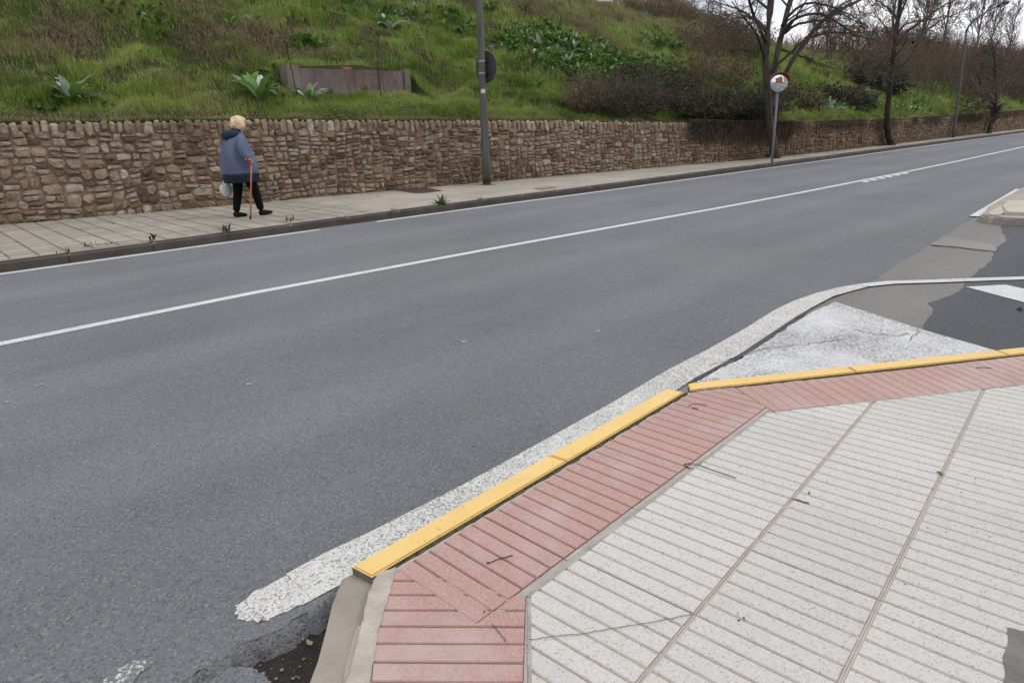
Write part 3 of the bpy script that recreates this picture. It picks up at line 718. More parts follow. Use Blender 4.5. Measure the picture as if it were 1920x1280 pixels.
# hairline cracks in tiles
for P in ([(993, 1200), (1035, 1194), (1100, 1187), (1150, 1178), (1205, 1170), (1260, 1160), (1298, 1152)], [(922, 1170), (932, 1182), (942, 1192), (950, 1204)], [(690, 1290), (700, 1240), (684, 1190)][:0]):
    if P: link('crack', strip(jag([G(*p, ZS) for p in P], .0012, 5, 7), -.0011, .0011, ZS+.0035), M_mud, npv)
for P, w in (([(1283, 871), (1295, 869), (1310, 872), (1340, 883), (1380, 897)], .0026), ([(1283, 871), (1290, 877), (1300, 879)], .003), ([(1485, 935), (1505, 941), (1517, 944)], .004)):
    link('stain', strip(jag([G(*p, ZS) for p in P], .001, 4, 9), -w, w, ZS+.0033), M_moss, npv)
for P in ([(672, 1100), (668, 1140), (655, 1200), (640, 1262), (636, 1290)],):
    pass

# yellow kerb stones
def yk(pts, name='kerb_stone'):
    bm = bmesh.new(); n = len(pts); zt = ZS+.006; va = [bm.verts.new((p[0], p[1], -.15)) for p in pts]; vb = [bm.verts.new((p[0], p[1], zt)) for p in pts]
    bm.faces.new(va[::-1]); top = bm.faces.new(vb)
    for i in range(n): bm.faces.new((va[i], va[(i+1) % n], vb[(i+1) % n], vb[i]))
    bmesh.ops.bevel(bm, geom=list(top.edges), offset=.006, segments=2, affect='EDGES')
    bmesh.ops.recalc_face_normals(bm, faces=bm.faces)
    for f in bm.faces: f.material_index = 0 if f.calc_center_median().z > zt-.0065 else 1
    me = bm_mesh(bm); return me
ykb = thing('yellow_kerb', 'bright yellow painted kerb edging the red and white tiled pavement', 'kerb')
for a, b in (((.882, .003)), (1.885, 0)), : pass
def Lk(x, off): 
    p = np.array([.885, 1.64])+dA*((x-.885)/dA[0]); return tuple(p-nA*off)
for x0, x1, e in ((.879, 1.880, 0), (1.886, 2.862, .0)):
    me = yk([Lk(x0, .003), Lk(x1, .003), Lk(x1-.012, .098), Lk(x0-.012, .098)]); link('kerb_stone', me, [M_yel, M_kerb_side], ykb)
b0 = np.array([2.905, 1.738])
for k in range(9):
    a = b0+d2*(k*1.0+.004); b = b0+d2*(k*1.0+.996)
    me = yk([tuple(b), tuple(a), tuple(a-n2*.092+d2*(.03 if k == 0 else .006)), tuple(b-n2*.092+d2*.006)]); link('kerb_stone', me, [M_yel, M_kerb_side], ykb)
# dropped grey kerb turning towards the camera
gk = [G(*p, .092) for p in [(640, 1083), (664, 1071), (703, 1090), (690, 1130), (672, 1200), (655, 1262), (646, 1300), (634, 1360), (548, 1360), (575, 1295), (596, 1240), (612, 1180), (624, 1130)]]
gko = thing('dropped_kerb', 'low grey concrete kerb curving from the end of the yellow kerb beside the hole', 'kerb')
link('kerb_stone', prism(gk, -.15, .092, .008), M_kerb_grey, gko)
gm = [G(*p, .098) for p in [(672, 1170), (676, 1172), (668, 1215), (660, 1250), (652, 1300), (640, 1300), (645, 1262), (655, 1220), (664, 1185)]]
link('white_mortar_smear', prism(gm, .08, .0945), M_mortar_rough, gko)
chip = [G(*p, .1) for p in [(699, 1092), (708, 1080), (714, 1076), (712, 1083), (703, 1096)]]
link('mortar_chip', prism(chip, .05, .108), M_mortar_rough, gko)

# opposite corner of the side street: small paved tip with whitish kerbs
isl = thing('corner_pavement', 'worn concrete pavement tip with whitish kerbs at the far corner of the side street', 'pavement')
tag(isl, kind='structure')
out = [(10.95, 2.16), (11.05, 2.24), (12.0, 2.36), (16, 2.56), (40, 3.1), (40, -6), (13, -8), (12.3, -3), (11.35, .8), (10.93, 1.74), (10.86, 1.9)]
link('paving', prism(out, -.2, .105, .03), M_fpave, isl)
def kst(p, q, w, z0, z1, m, nm='kerb_stone'):
    p = np.array(p); q = np.array(q); d = unit(q-p); n = np.array([-d[1], d[0]])
    a = [tuple(p+d*.01), tuple(q-d*.01), tuple(q-d*.01+n*w), tuple(p+d*.01+n*w)]; return link(nm, prism(a, z0, z1, .02), m, isl)
M_kerb_pale = conc('pale_worn_kerb', (.50, .455, .385), .15, 5)
nose = [G(*p, .1) for p in [(1846, 403), (1860, 397), (1872, 391), (1884, 386), (1888, 392), (1886, 401), (1876, 406), (1860, 407)]]
link('kerb_nose', prism(nose, -.1, .125, .03), M_kerb_pale, isl)
kk = [G(*p, .13) for p in [(1887, 378), (1940, 377), (1990, 378), (1990, 403), (1940, 402), (1884, 400), (1880, 388)]]
link('kerb_stone', prism(kk, -.1, .15, .02), M_kerb_pale, isl)
link('edge_line', sheet([G(*p) for p in [(1817, 407), (1835, 408), (1855, 398), (1885, 381), (1915, 361), (1950, 341), (2000, 312), (1998, 303), (1925, 352), (1913, 356), (1904, 356), (1860, 382)]], .0165), M_line, rd)

# ================================================================== STONE WALL
WS = [(-6, 0)]
wx = np.array([p[0] for p in WALL if -6 <= p[0] <= 140] + [-6.]); wx = np.unique(np.concatenate([wx, np.arange(-6, 140, .5)]))
wy = np.array([lerp(WALL, x) for x in wx])
# smooth the plan a little
for _ in range(3): wy[1:-1] = (wy[:-2]+2*wy[1:-1]+wy[2:])/4
ss = np.concatenate([[0], np.cumsum(np.hypot(np.diff(wx), np.diff(wy)))])
def wpos(s):
    x = np.interp(s, ss, wx); y = np.interp(s, ss, wy); e = .05
    dx = np.interp(s+e, ss, wx)-np.interp(s-e, ss, wx); dy = np.interp(s+e, ss, wy)-np.interp(s-e, ss, wy); l = np.hypot(dx, dy)
    return x, y, dy/l, -dx/l            # outward normal towards the road (-y)
def wall_y(x): return np.interp(x, wx, wy)
def wall_top(x): return np.interp(x, [a for a, b in WTOP], [b for a, b in WTOP])
wall = thing('stone_wall', 'long retaining wall of rough brown rubble stone with a row of upright cap stones', 'wall')
# mortar core
Vv = []; Ff = []; kx = [x for x in wx if x <= 140]
for k, x in enumerate(kx):
    s = np.interp(x, wx, ss); X_, Y_, nx_, ny_ = wpos(s); T = wall_top(x)-.035
    for d, z in ((0, -.2), (0, T-.03), (-.03, T), (-.36, T), (-.36, -.2)): Vv.append((X_+nx_*d, Y_+ny_*d, z))
Ff = [(5*k+q, 5*k+5+q, 5*k+6+q, 5*k+1+q) for k in range(len(kx)-1) for q in range(4)]
link('mortar_core', mesh(Vv, Ff), M_wmortar, wall)
rnd = random.Random(21)
cells = []   # (s0,s1,t0,t1,cap)
def split(s0, s1, t0, t1, big):
    w, h = s1-s0, t1-t0; A = w*h
    target = (.030+.045*rnd.random()**2)*big
    if (A < target and .6 < w/h < 4.2) or A < .008:
        cells.append((s0, s1, t0, t1, 0)); return
    ar = w/h*rnd.uniform(.75, 1.3)
    if ar > 1.9:
        c = s0+w*rnd.uniform(.36, .64); split(s0, c, t0, t1, big); split(c, s1, t0, t1, big)
    else:
        c = t0+h*rnd.uniform(.38, .62); split(s0, s1, t0, c, big); split(s0, s1, c, t1, big)
smax = float(np.interp(64, wx, ss)); s = 5.5
while s < smax:
    w = rnd.uniform(.7, 1.1); x = float(np.interp(s, ss, wx)); T = float(wall_top(x)); cap = .2
    split(s, s+w, ZS-.01, T-cap, 1.0 if x < 4.5 else (.72 if x < 22 else 1.2)); s += w
s = 5.5
while s < smax:
    w = rnd.uniform(.105, .175); x = float(np.interp(s, ss, wx)); T = float(wall_top(x))
    hh = rnd.choice([.13, .15, .2, .25, .28]); t1 = T+rnd.uniform(-.012, .018)
    cells.append((s, s+w, T-hh, t1, 1))
    if hh < .17: cells.append((s, s+w, T-.2-rnd.uniform(0, .05), T-hh, 0))
    s += w
info = []
rg = np.random.default_rng(31)
for (s0, s1, t0, t1, cap) in cells:
    gx = .013*(1.7 if cap else 1); g2 = .011
    a0, a1, b0_, b1 = s0+gx*rg.uniform(.4, 1.3), s1-gx*rg.uniform(.4, 1.3), t0+g2*rg.uniform(.4, 1.4), t1-(0 if cap else g2*rg.uniform(.4, 1.4))
    w, h = a1-a0, b1-b0_
    if w < .02 or h < .02: continue
    c = min(w, h)*.36
    cc = [c*rg.uniform(.3, 1.3) for _ in range(8)]
    out = [(a0+cc[0], b0_), (a1-cc[1], b0_), (a1, b0_+cc[2]), (a1, b1-cc[3]), (a1-cc[4], b1), (a0+cc[5], b1), (a0, b1-cc[6]), (a0, b0_+cc[7])]
    out = np.array(out)+rg.normal(0, .008, (8, 2))
    ctr_ = out.mean(0)
    # warp of the coursing
    def wp(P): return P+np.stack([(vnoise(P[:, 0]*1.4, P[:, 1]*1.4+5)-.5)*.13, (vnoise(P[:, 0]*1.1+40, P[:, 1]*1.8)-.5)*(.0 if cap else .13)], -1)
    out = wp(out) if not cap else out
    ctr_ = out.mean(0)
    bul = rg.uniform(.018, .055)*(1.3 if cap else 1)
    r1 = ctr_+(out-ctr_)*.97; r2 = ctr_+(out-ctr_)*rg.uniform(.62, .8)
    d1 = bul*rg.uniform(.3, .65, 8); d2_ = bul*rg.uniform(.75, 1.25, 8)
    tilt = rg.normal(0, .12, 2)
    P = np.concatenate([out, r1, r2, ctr_[None]+rg.normal(0, .006, (1, 2))]); D = np.concatenate([np.full(8, -.015), d1, d2_, [bul*rg.uniform(.9, 1.3)]])
    D[8:] += (P[8:]-ctr_)@tilt
    X_, Y_, nx_, ny_ = wpos(P[:, 0]); V = np.stack([X_+nx_*D, Y_+ny_*D, P[:, 1]], -1)
    F = [(k, (k+1) % 8, 8+(k+1) % 8, 8+k) for k in range(8)]+[(8+k, 8+(k+1) % 8, 16+(k+1) % 8, 16+k) for k in range(8)]
    Ft = [(16+k, 16+(k+1) % 8, 24) for k in range(8)]
    if cap:    # top goes back over the wall
        Xb, Yb, nb, mb = wpos(np.array([a0, a1])); n0_ = len(V)
        Vb = [(Xb[1]-nb[1]*.33, Yb[1]-mb[1]*.33, b1-.01), (Xb[0]-nb[0]*.33, Yb[0]-mb[0]*.33, b1-.01)]
        V = np.concatenate([V, Vb]); Ft += [(4, 5, n0_+1, n0_)][:0]; F += [(12, 13, n0_+1, n0_)]
    tint = rg.random()*.9 if not cap else .25+.6*rg.random()
    if rg.random() < .03: tint = 1.
    px, py, dd = PIX(V.mean(0)); vis = -10 < px < 1930
    area = w*h/dd**2 if (vis and dd > 0) else 0
    info.append((area, V, F, Ft, tint))
# three greyish blocks patched into the wall, as in the photograph, get the palest tint
for k, it in enumerate(info):
    px, py, dd = PIX(it[1].mean(0))
    if 560 < px < 605 and 252 < py < 290: info[k] = (it[0], it[1], it[2], it[3], .95)
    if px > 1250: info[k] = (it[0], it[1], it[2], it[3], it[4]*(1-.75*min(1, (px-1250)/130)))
info.sort(key=lambda t: -t[0])
def smesh(items):
    V = []; F = []; A = []; n = 0
    for it in items:
        V.append(it[1]); F += [tuple(i+n for i in f) for f in it[2]+it[3]]; A += [it[4]]*len(it[1]); n += len(it[1])
    V = np.concatenate(V); me = mesh(V, F); a = me.attributes.new('tint', 'FLOAT', 'POINT'); a.data.foreach_set('value', np.array(A, np.float32)); return me
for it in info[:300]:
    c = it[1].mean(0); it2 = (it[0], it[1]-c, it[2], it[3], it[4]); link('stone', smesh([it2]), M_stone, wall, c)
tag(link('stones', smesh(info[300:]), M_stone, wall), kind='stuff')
# beyond the built stones the wall goes on as relief
me = strip([(x, y-.02) for x, y in zip(wx, wy) if 63 < x], -.01, 0, 1)
Vv = []; xx = [x for x in wx if x > 63]
for k, x in enumerate(xx): y = float(wall_y(x)); Vv += [(x, y-.03, 0), (x, y-.03, wall_top(x)), (x, y+.3, wall_top(x)+.01)]
link('far_stretch', mesh(Vv, [(3*k+q, 3*k+3+q, 3*k+4+q, 3*k+1+q) for k in range(len(xx)-1) for q in range(2)]), M_stone, wall)

rf = np.random.default_rng(61); Pf = []
for k in range(900):
    x_ = 1+rf.random()**1.5*45
    if fnoise(x_*.9, 7.7, 3) < .5: continue
    y_ = float(wall_y(x_))-rf.uniform(.03, .10); h_ = rf.uniform(.02, .09); a_ = rf.random()*6.28
    p0 = np.array([x_, y_, ZS-.005]); Pf.append([p0, p0+[.02*math.cos(a_), .01, h_*.6], p0+[.06*math.cos(a_), -.02, h_]])
V, F, a = tubes(np.array(Pf), np.ones((len(Pf), 1))*np.array([[.006, .005, .003]]), 3, tint=rf.random(len(Pf)))
foot_V, foot_F, foot_a = V, F, a
# ================================================================== SLOPE
def crest_y(x): return np.interp(x, [0, 28, 36, 60, 140, 260], [26.5, 26.5, 23.6, 24, 24, 22])
def zmax(x): return np.interp(x, [0, 28, 34, 38, 43, 50, 62, 90, 260], [9.5, 8.1, 7.15, 6.8, 6.4, 5.8, 6.3, 7.0, 7.5])
BOXX = (7.80, 11.30); BOXY = 15.6
def slope_base(x, y):
    x = np.asarray(x, float); y = np.asarray(y, float)
    w = np.interp(x, wx, wy); T = np.interp(x, [a for a, b in WTOP], [b for a, b in WTOP]); d = np.maximum(y-w-.3, 0)
    cy_ = crest_y(x)-w-.3; zc = zmax(x)
    z1 = T+.02+.30*np.minimum(d, 1.5); dd = np.maximum(d-1.5, 0)/np.maximum(cy_-1.5, 1)
    z = z1+(zc-T-.02-.45)*np.where(dd < 1, dd*(1.06-.06*dd**2), 1.0)+np.maximum(dd-1, 0)*.3
    # notch in front of the concrete box
    m = ((x > BOXX[0]) & (x < BOXX[1]) & (y > BOXY-1.2) & (y < BOXY+.12))
    z = np.where(m & (y > BOXY-.7), np.minimum(z, 2.22), z)
    m2 = ((x > BOXX[0]) & (x < BOXX[1]) & (y >= BOXY+.12) & (y < BOXY+1.6)); z = np.where(m2, np.maximum(z, 2.98), z)
    return z
def slope_z(x, y):
    x = np.asarray(x, float); y = np.asarray(y, float)
    d = np.clip((y-np.interp(x, wx, wy)-.3)/1.2, 0, 1)
    bx = 1-np.clip(1-np.maximum(np.maximum(BOXX[0]-x, x-BOXX[1]), np.abs(y-BOXY)-1.2)/.6, 0, 1)*.85
    return slope_base(x, y)+d*bx*((fnoise(x*.5, y*.8, 3)-.5)*.7+(fnoise(x*1.9+7, y*2.6, 3)-.5)*.34)
gx_ = np.concatenate([np.arange(-8, 30, .2), np.arange(30, 70, .4), np.arange(70, 262, 2.)])
ts = np.concatenate([np.linspace(0, 1, 90)**1.15*17, [18, 20, 24, 30, 45, 80, 160, 300]])
Xg, Tg = np.meshgrid(gx_, ts, indexing='ij'); Yg = np.interp(Xg, wx, wy)+.3+Tg; Zg = slope_z(Xg, Yg); Yg[:, 0] -= .01; Zg[:, 0] -= .6; Yg[:, 1] = Yg[:, 0]+.01; Zg[:, 1] = slope_z(Xg[:, 1], Yg[:, 1]+.02)
V = np.stack([Xg, Yg, Zg], -1).reshape(-1, 3); I = np.arange(Xg.size).reshape(Xg.shape)
F = np.stack([I[:-1, :-1], I[1:, :-1], I[1:, 1:], I[:-1, 1:]], -1).reshape(-1, 4)
tag(link('hillside', np_mesh(V, F, True), M_soil), kind='structure')
def HIT(px, py):
    d = ray(px, py); t = 8.
    while t < 200:
        p = d*t+np.array([0, 0, HC])
        if p[1] > wall_y(p[0])+.3 and p[2] < slope_z(p[0], p[1]): return p
        t += .04+.002*t
    return None

# dryness field: 0 green .. 1 brown dead grass
def HITD(px, py):
    for k in range(40):
        P = HIT(px, py+2*k)
        if P is not None: return P
DRYB = []
for px_, py_, rx_, ry_ in [(95, 65, 1.0, .6), (200, 55, .8, .4), (60, 110, .6, .4), (400, 15, 1.2, .7), (440, 80, 1.2, .8), (520, 55, 1.0, .6), (590, 105, 1.5, .35), (640, 100, 1.3, .3), (800, 140, .8, .6), (1010, 15, 3.0, 1.3), (1080, 40, 3.5, 1.3), (1150, 60, 3.0, 1.2), (1190, 30, 3.0, 1.5), (0, 170, .8, .8), (1250, 60, 3, 1.5), (300, 150, .8, .3)]:
    P_ = HIT(px_, py_)
    if P_ is not None: DRYB.append((P_[0], P_[1], rx_, ry_))
def dry(x, y):
    n = fnoise(x*.33+3, y*.75+1, 4)
    w = np.clip((n-.625)*5, 0, 1)
    for (cx, cy, rx, ry) in DRYB: q = ((x-cx)/rx)**2+((y-cy)/ry)**2; w = np.maximum(w, np.clip(1.5-q*1.3, 0, 1)*np.clip((n-.46)*7, 0, 1)*.66)
    d = y-np.interp(x, wx, wy)
    w = np.maximum(w, np.clip(1-(d-.3)/.45, 0, 1)*(.4+.6*(fnoise(x*1.1, y*0+2, 3) > .48)))          # brown rim on the wall top
    w = np.maximum(w, np.clip((d-8.5)/2.5, 0, 1)*np.clip((x-13)/8, 0, 1)*.9*(fnoise(x*.3, y*.5+9, 3) > .42))    # dead grass near the crest
    return w
rg = np.random.default_rng(77)
NB = 640000
def sample(n):
    r = rg.random(n); x = np.where(r < .62, rg.uniform(.5, 16, n), np.where(r < .86, 16+rg.random(n)*24, 40+rg.random(n)**1.3*60))
    d = rg.random(n)**1.25*13.8+.02; return x, np.interp(x, wx, wy)+.28+d, d
x, y, d = sample(NB)
cl_ = fnoise(x*1.6, y*2.2, 3); keep = rg.random(NB) < np.clip((cl_-.33)*4.5, .16, 1)
z = slope_z(x, y)
pxs = RM@np.stack([x, y, z-HC]); u_ = 960+FPX*pxs[0]/pxs[2]; v_ = 640-FPX*pxs[1]/pxs[2]
keep &= (u_ > -60) & (u_ < 1990) & (v_ > -60)
keep &= ~((x > BOXX[0]-.05) & (x < BOXX[1]+.05) & (y > BOXY-.02) & (y < BOXY+.45))
x, y, d, z, cl_ = x[keep], y[keep], d[keep], z[keep], cl_[keep]; n = len(x)
dist = np.hypot(x, y); w_ = dry(x, y); isdry = rg.random(n) < w_*.6+.06
hgt = np.where(isdry, rg.uniform(.10, .28, n), rg.uniform(.07, .22, n))*(.3+1.4*cl_)*np.clip(dist/26, 1, 1.7)
hgt *= np.clip(d/.5, .45, 1)*np.where((x > BOXX[0]) & (x < BOXX[1]) & (y > BOXY-1.3) & (y < BOXY), .8, 1)
wid = np.clip(dist*.00062, .009, .045)
az = rg.random(n)*2*np.pi; lean = np.where(isdry, rg.uniform(.3, 1.3, n), rg.uniform(.1, .8, n))
base = np.stack([x, y, z-.02], -1); side = np.stack([-np.sin(az), np.cos(az), az*0], -1)
side[:, 0] = np.abs(side[:, 0])*.8+.2; fw = np.stack([np.cos(az), np.sin(az)-.25, az*0], -1)
v0 = base-side*wid[:, None]*.5; v1 = base+side*wid[:, None]*.5
mid = base+fw*(lean*hgt*.3)[:, None]+np.array([0, 0, 1])*(hgt*.62)[:, None]; tip = base+fw*(lean*hgt)[:, None]+np.array([0, 0, 1])*(hgt*(1.05-.25*lean))[:, None]
v2 = mid+side*wid[:, None]*.38; v3 = tip; v4 = mid-side*wid[:, None]*.38
V = np.stack([v0, v1, v2, v3, v4], 1).reshape(-1, 3); b = np.arange(n)[:, None]*5
F = np.concatenate([b+np.array([0, 1, 2]), b+np.array([0, 2, 4]), b+np.array([4, 2, 3])])
gn = fnoise(x*.9+50, y*1.3, 4); t = np.where(isdry, .62+.38*rg.random(n)**1.5, np.clip(.12+(gn-.3)*1.1+rg.normal(0, .10, n), 0, .58))
tag(link('grass', np_mesh(V, F, False, np.repeat(t, 5)), M_grass), 'rough green and straw-brown winter grass covering the slope above the wall', 'grass', kind='stuff')

# small broad-leaved ground cover between the grass: little leaf quads
n = 60000; x, y, d = sample(n); c2 = fnoise(x*.8+20, y*1.2+8, 3); k_ = (c2 > .5) & (dry(x, y) < .5); x, y = x[k_], y[k_]; z = slope_z(x, y)
kk_ = ~((x > BOXX[0]-.05) & (x < BOXX[1]+.05) & (y > BOXY-.02) & (y < BOXY+.45)); x, y, z = x[kk_], y[kk_], z[kk_]
n = len(x); s = rg.uniform(.012, .035, n)*np.clip(np.hypot(x, y)/24, 1, 2); az = rg.random(n)*6.28; h = rg.uniform(.03, .16, n)
c = np.stack([x, y, z+h], -1); a = np.stack([np.cos(az), np.sin(az), rg.normal(0, .4, n)], -1)*s[:, None]; b_ = np.stack([-np.sin(az), np.cos(az), rg.normal(.3, .4, n)], -1)*s[:, None]*.55
V = np.stack([c-a, c-b_, c+a, c+b_], 1).reshape(-1, 3); F = np.arange(4*n).reshape(n, 4)
tag(link('ground_cover', np_mesh(V, F, False, np.repeat(rg.random(n)**1.5*.62, 4)), M_leaf), 'small bright green broad-leaved ground cover mixed into the slope grass', 'ground cover', kind='stuff')

tag(link('wall_foot_weeds', np_mesh(foot_V, foot_F, False, foot_a*.5), M_grass), 'sparse low weeds and grass blades along the foot of the stone wall', 'weeds', kind='stuff')
# ================================================================== CONCRETE BOX ON THE SLOPE
cb = thing('concrete_box', 'low brown concrete enclosure with two grey piers set into the grassy slope above the wall', 'concrete box', (0, 0, 0))
BX0, BX1, BZ0, BZ1 = 7.64, 11.16, 1.9, 2.93
link('pier', box_me(((BX0+BX0+.36)/2, BOXY+.14, (BZ0+BZ1+.03)/2), (.36, .34, BZ1+.03-BZ0), 0, .015), M_pier, cb)
link('pier', box_me((BX1-.10, BOXY+.14, (BZ0+BZ1+.03)/2), (.20, .34, BZ1+.03-BZ0), 0, .015), M_pier, cb)
pn = box_me(((BX0+.36+BX1-.20)/2, BOXY+.12, (BZ0+BZ1-.03)/2), (BX1-BX0-.564, .2, BZ1-.03-BZ0), 0, .008); link('panel', pn, M_panel, cb)
link('top_slab', box_me(((BX0+BX1)/2, BOXY+.33, BZ1-.05), (BX1-BX0-.02, .2, .05), 0, .008), M_pier, cb)
P = AT(652, 119, BOXY+.1)
br = tag(link('brick', box_me((0, 0, 0), (.26, .12, .055), .1, .006), M_brick, None, (P[0], BOXY+.2, BZ1+.01)), 'loose orange brick lying on top of the brown concrete enclosure', 'brick')

# ================================================================== LEAFY PLANTS ON THE SLOPE
def leaf_me(rng, L, w, silver):
    K = 6; t = np.linspace(0, 1, K); wv = w*(np.sin(np.pi*np.clip(.05+.93*t, 0, 1)**1.25))*(1-.3*rng.random(K)); arch = rng.uniform(.25, 1.0)
    el0 = rng.uniform(.8, 1.5); V = []; ang = el0-arch*1.9*t**1.3; seg = L/(K-1); x = np.concatenate([[0], np.cumsum(np.cos(ang[:-1])*seg)]); z = np.concatenate([[0], np.cumsum(np.sin(ang[:-1])*seg)])
    for k in range(K): V += [(x[k], -wv[k], z[k]+wv[k]*.35), (x[k], 0, z[k]), (x[k], wv[k], z[k]+wv[k]*.35)]
    F = [(3*k+q, 3*k+3+q, 3*k+4+q, 3*k+1+q) for k in range(K-1) for q in range(2)]
    base = (.68 if silver else .28)+rng.random()*.25; tint = np.clip(base+np.repeat(t, 3)*.12, 0, 1); return np.array(V), np.array(F), tint
lib = []
rng = np.random.default_rng(5)
for k in range(10):
    V, F, a = leaf_me(rng, 1., .14, k % 4 == 0); lib.append(np_mesh(V, F, True, a)); lib[-1].materials.append(M_leaf)
def plant(name, px, py, size, nl, label, group=None, lift=0, parts=True, seed=0):
    P = HIT(px, py)
    if P is None: return None
    r = np.random.default_rng(seed+int(px)*7+int(py)); loc = (P[0], P[1], P[2]-.02+lift)
    if parts:
        t = thing(name, label, 'plant', loc, 0, group)
        for k in range(nl):
            o = bpy.data.objects.new('leaf', lib[r.integers(10)]); C.objects.link(o); o.parent = t; s = size*r.uniform(.6, 1.1)
            o.rotation_euler = (r.normal(0, .12), r.normal(0, .2), r.random()*6.28); o.scale = (s, s*r.uniform(.8, 1.3), s)
    else:
        L = []
        for k in range(nl):
            V, F, a = leaf_me(r, size*r.uniform(.6, 1.1), size*.13, r.random() < .28); th = r.random()*6.28; c_, s_ = math.cos(th), math.sin(th)
            V = V@np.array([[c_, s_, 0], [-s_, c_, 0], [0, 0, 1]]); L.append((V, F, a))
        V, F, a = joinVF(L); t = tag(link(name, np_mesh(V, F, True, a), M_leaf, None, loc), label, 'plant', group)
    return t
plant('thistle_plant', 137, 196, .72, 18, 'large thistle plant with drooping silvery leaves above the left end of the wall')
plant('thistle_plant', 487, 194, .85, 20, 'tall bright green thistle plant left of the concrete enclosure, at its foot')
plant('thistle_plant', 474, 172, .6, 13, 'green thistle plant just behind the tall one left of the concrete enclosure')
plant('thistle_plant', 519, 146, .62, 12, 'thistle plant with two pale upright leaves at the top left corner of the concrete enclosure')
plant('thistle_plant', 580, 194, .62, 14, 'bright green thistle plant growing in front of the brown concrete enclosure')
plant('thistle_plant', 432, 52, .5, 9, 'small silvery thistle plant high on the slope above the walking woman, left of a pair')
plant('thistle_plant', 476, 48, .4, 7, 'small silvery thistle plant high on the slope above the walking woman, right of a pair')
plant('thistle_plant', 732, 60, .75, 16, 'dark leafy thistle plant with pale tips above the right part of the concrete enclosure')
plant('thistle_plant', 870, 68, .55, 14, 'thistle plant on the upper slope just left of the grey lamp pole')
plant('thistle_plant', 868, 192, .35, 8, 'small pale thistle plant on the wall top left of the lamp pole base')
plant('thistle_plant', 1002, 168, .5, 10, 'lone blue-green thistle plant low on the slope right of the round sign')
plant('thistle_plant', 668, 20, .4, 8, 'small thistle plant near the top edge above the brick on the enclosure')
small = [(918, 22), (930, 12), (985, 22), (955, 62), (948, 78), (972, 88), (990, 82), (1010, 92), (1012, 74), (968, 98), (1003, 108), (1055, 112), (1068, 86), (1080, 82), (1076, 96), (1092, 106), (1054, 130), (1064, 124), (1120, 82), (1136, 96), (1110, 118), (1100, 136), (1128, 128), (1155, 118), (1174, 104), (1145, 140), (1170, 132), (1190, 122), (655, 8), (690, 12), (760, 10), (780, 30), (800, 12), (835, 55), (850, 28), (1210, 68), (1240, 82), (1265, 92)]
NTH = ['leftmost']+[w for w in 'second third fourth fifth sixth seventh eighth ninth tenth eleventh twelfth thirteenth fourteenth fifteenth sixteenth seventeenth eighteenth nineteenth'.split()]
def nth(k): return NTH[k] if k == 0 else NTH[k]+' from the left'
bands = [('top row', [p for p in small if p[0] > 905 and p[1] < 74]), ('upper middle row', [p for p in small if p[0] > 905 and 74 <= p[1] < 95]), ('lower middle row', [p for p in small if p[0] > 905 and 95 <= p[1] < 119]), ('bottom row', [p for p in small if p[0] > 905 and p[1] >= 119])]
for bn, L in bands:
    for k, (a, b) in enumerate(sorted(L)): plant('thistle_plant', a, b, .36+.2*((k*37+len(bn)) % 10)/10, 11, f'silvery-green thistle tuft, {nth(k)} in the {bn} right of lamp pole', 'thistle tufts right of the lamp pole', 0, False)
for k, (a, b) in enumerate(sorted(p for p in small if p[0] <= 905)): plant('thistle_plant', a, b, .45, 9, f'small thistle tuft, {nth(k)} of those high up left of lamp pole', 'thistle tufts left of the lamp pole', 0, False)
rr = random.Random(3)
for side, x0, x1, m in (('left', 1475, 1640, 19), ('right', 1668, 1745, 10)):
    for k, a in enumerate(sorted(rr.uniform(x0, x1) for _ in range(m))): plant('thistle_plant', a, rr.uniform(186, 214), .5, 8, f'distant pale thistle tuft, {nth(k)} of those {side} of leaning tree', 'distant thistle tufts behind the far wall', 0, False)

# dense leafy weeds between the thistles
rq_ = np.random.default_rng(44); L_ = []
for (px_, py_, rx_, ry_, n_) in [(985, 85, 1.5, .8, 700), (1075, 90, 2.0, 1.0, 1100), (1130, 110, 2.4, 1.0, 1200), (1170, 130, 2.2, .8, 800), (1060, 125, 1.4, .6, 500), (1230, 130, 2.4, .8, 600), (960, 60, 1.0, .6, 300), (745, 45, .9, .6, 380), (865, 60, .9, .5, 300), (845, 40, .9, .5, 200), (1030, 60, 1.2, .6, 300), (575, 90, .6, .3, 260), (490, 165, .5, .5, 200), (137, 190, .5, .25, 120), (1680, 200, 6, .8, 500), (1560, 205, 5, .8, 500), (255, 30, .7, .4, 160), (1240, 85, 1.6, .5, 200)]:
    c_ = HIT(px_, py_)
    if c_ is None: continue
    x_ = c_[0]+rq_.normal(0, rx_*.55, n_); y_ = c_[1]+rq_.normal(0, ry_*.55, n_); y_ = np.maximum(y_, np.interp(x_, wx, wy)+.35); z_ = slope_z(x_, y_); L_.append(np.stack([x_, y_, z_], -1))
b_ = np.concatenate(L_); b_ = b_[rq_.random(len(b_)) < .62]; n_ = len(b_); az = rq_.random(n_)*6.28; ln = rq_.uniform(.08, .36, n_)*np.clip(np.hypot(b_[:, 0], b_[:, 1])/24, 1, 1.6); el_ = rq_.uniform(.3, 1.2, n_)
f_ = np.stack([np.cos(az)*np.cos(el_), np.sin(az)*np.cos(el_), np.sin(el_)], -1); s_ = np.stack([-np.sin(az), np.cos(az), az*0], -1)*(ln*.16)[:, None]
m_ = b_+f_*(ln*.6)[:, None]; t_ = m_+f_*(ln*.4)[:, None]*np.array([1.2, 1.2, .0])-np.array([0, 0, 1])*(ln*rq_.uniform(-.15, .25, n_))[:, None]
V = np.stack([b_-s_*.3, b_+s_*.3, m_+s_, t_+s_*.25, t_-s_*.25, m_-s_], 1).reshape(-1, 3); i_ = np.arange(n_)[:, None]*6
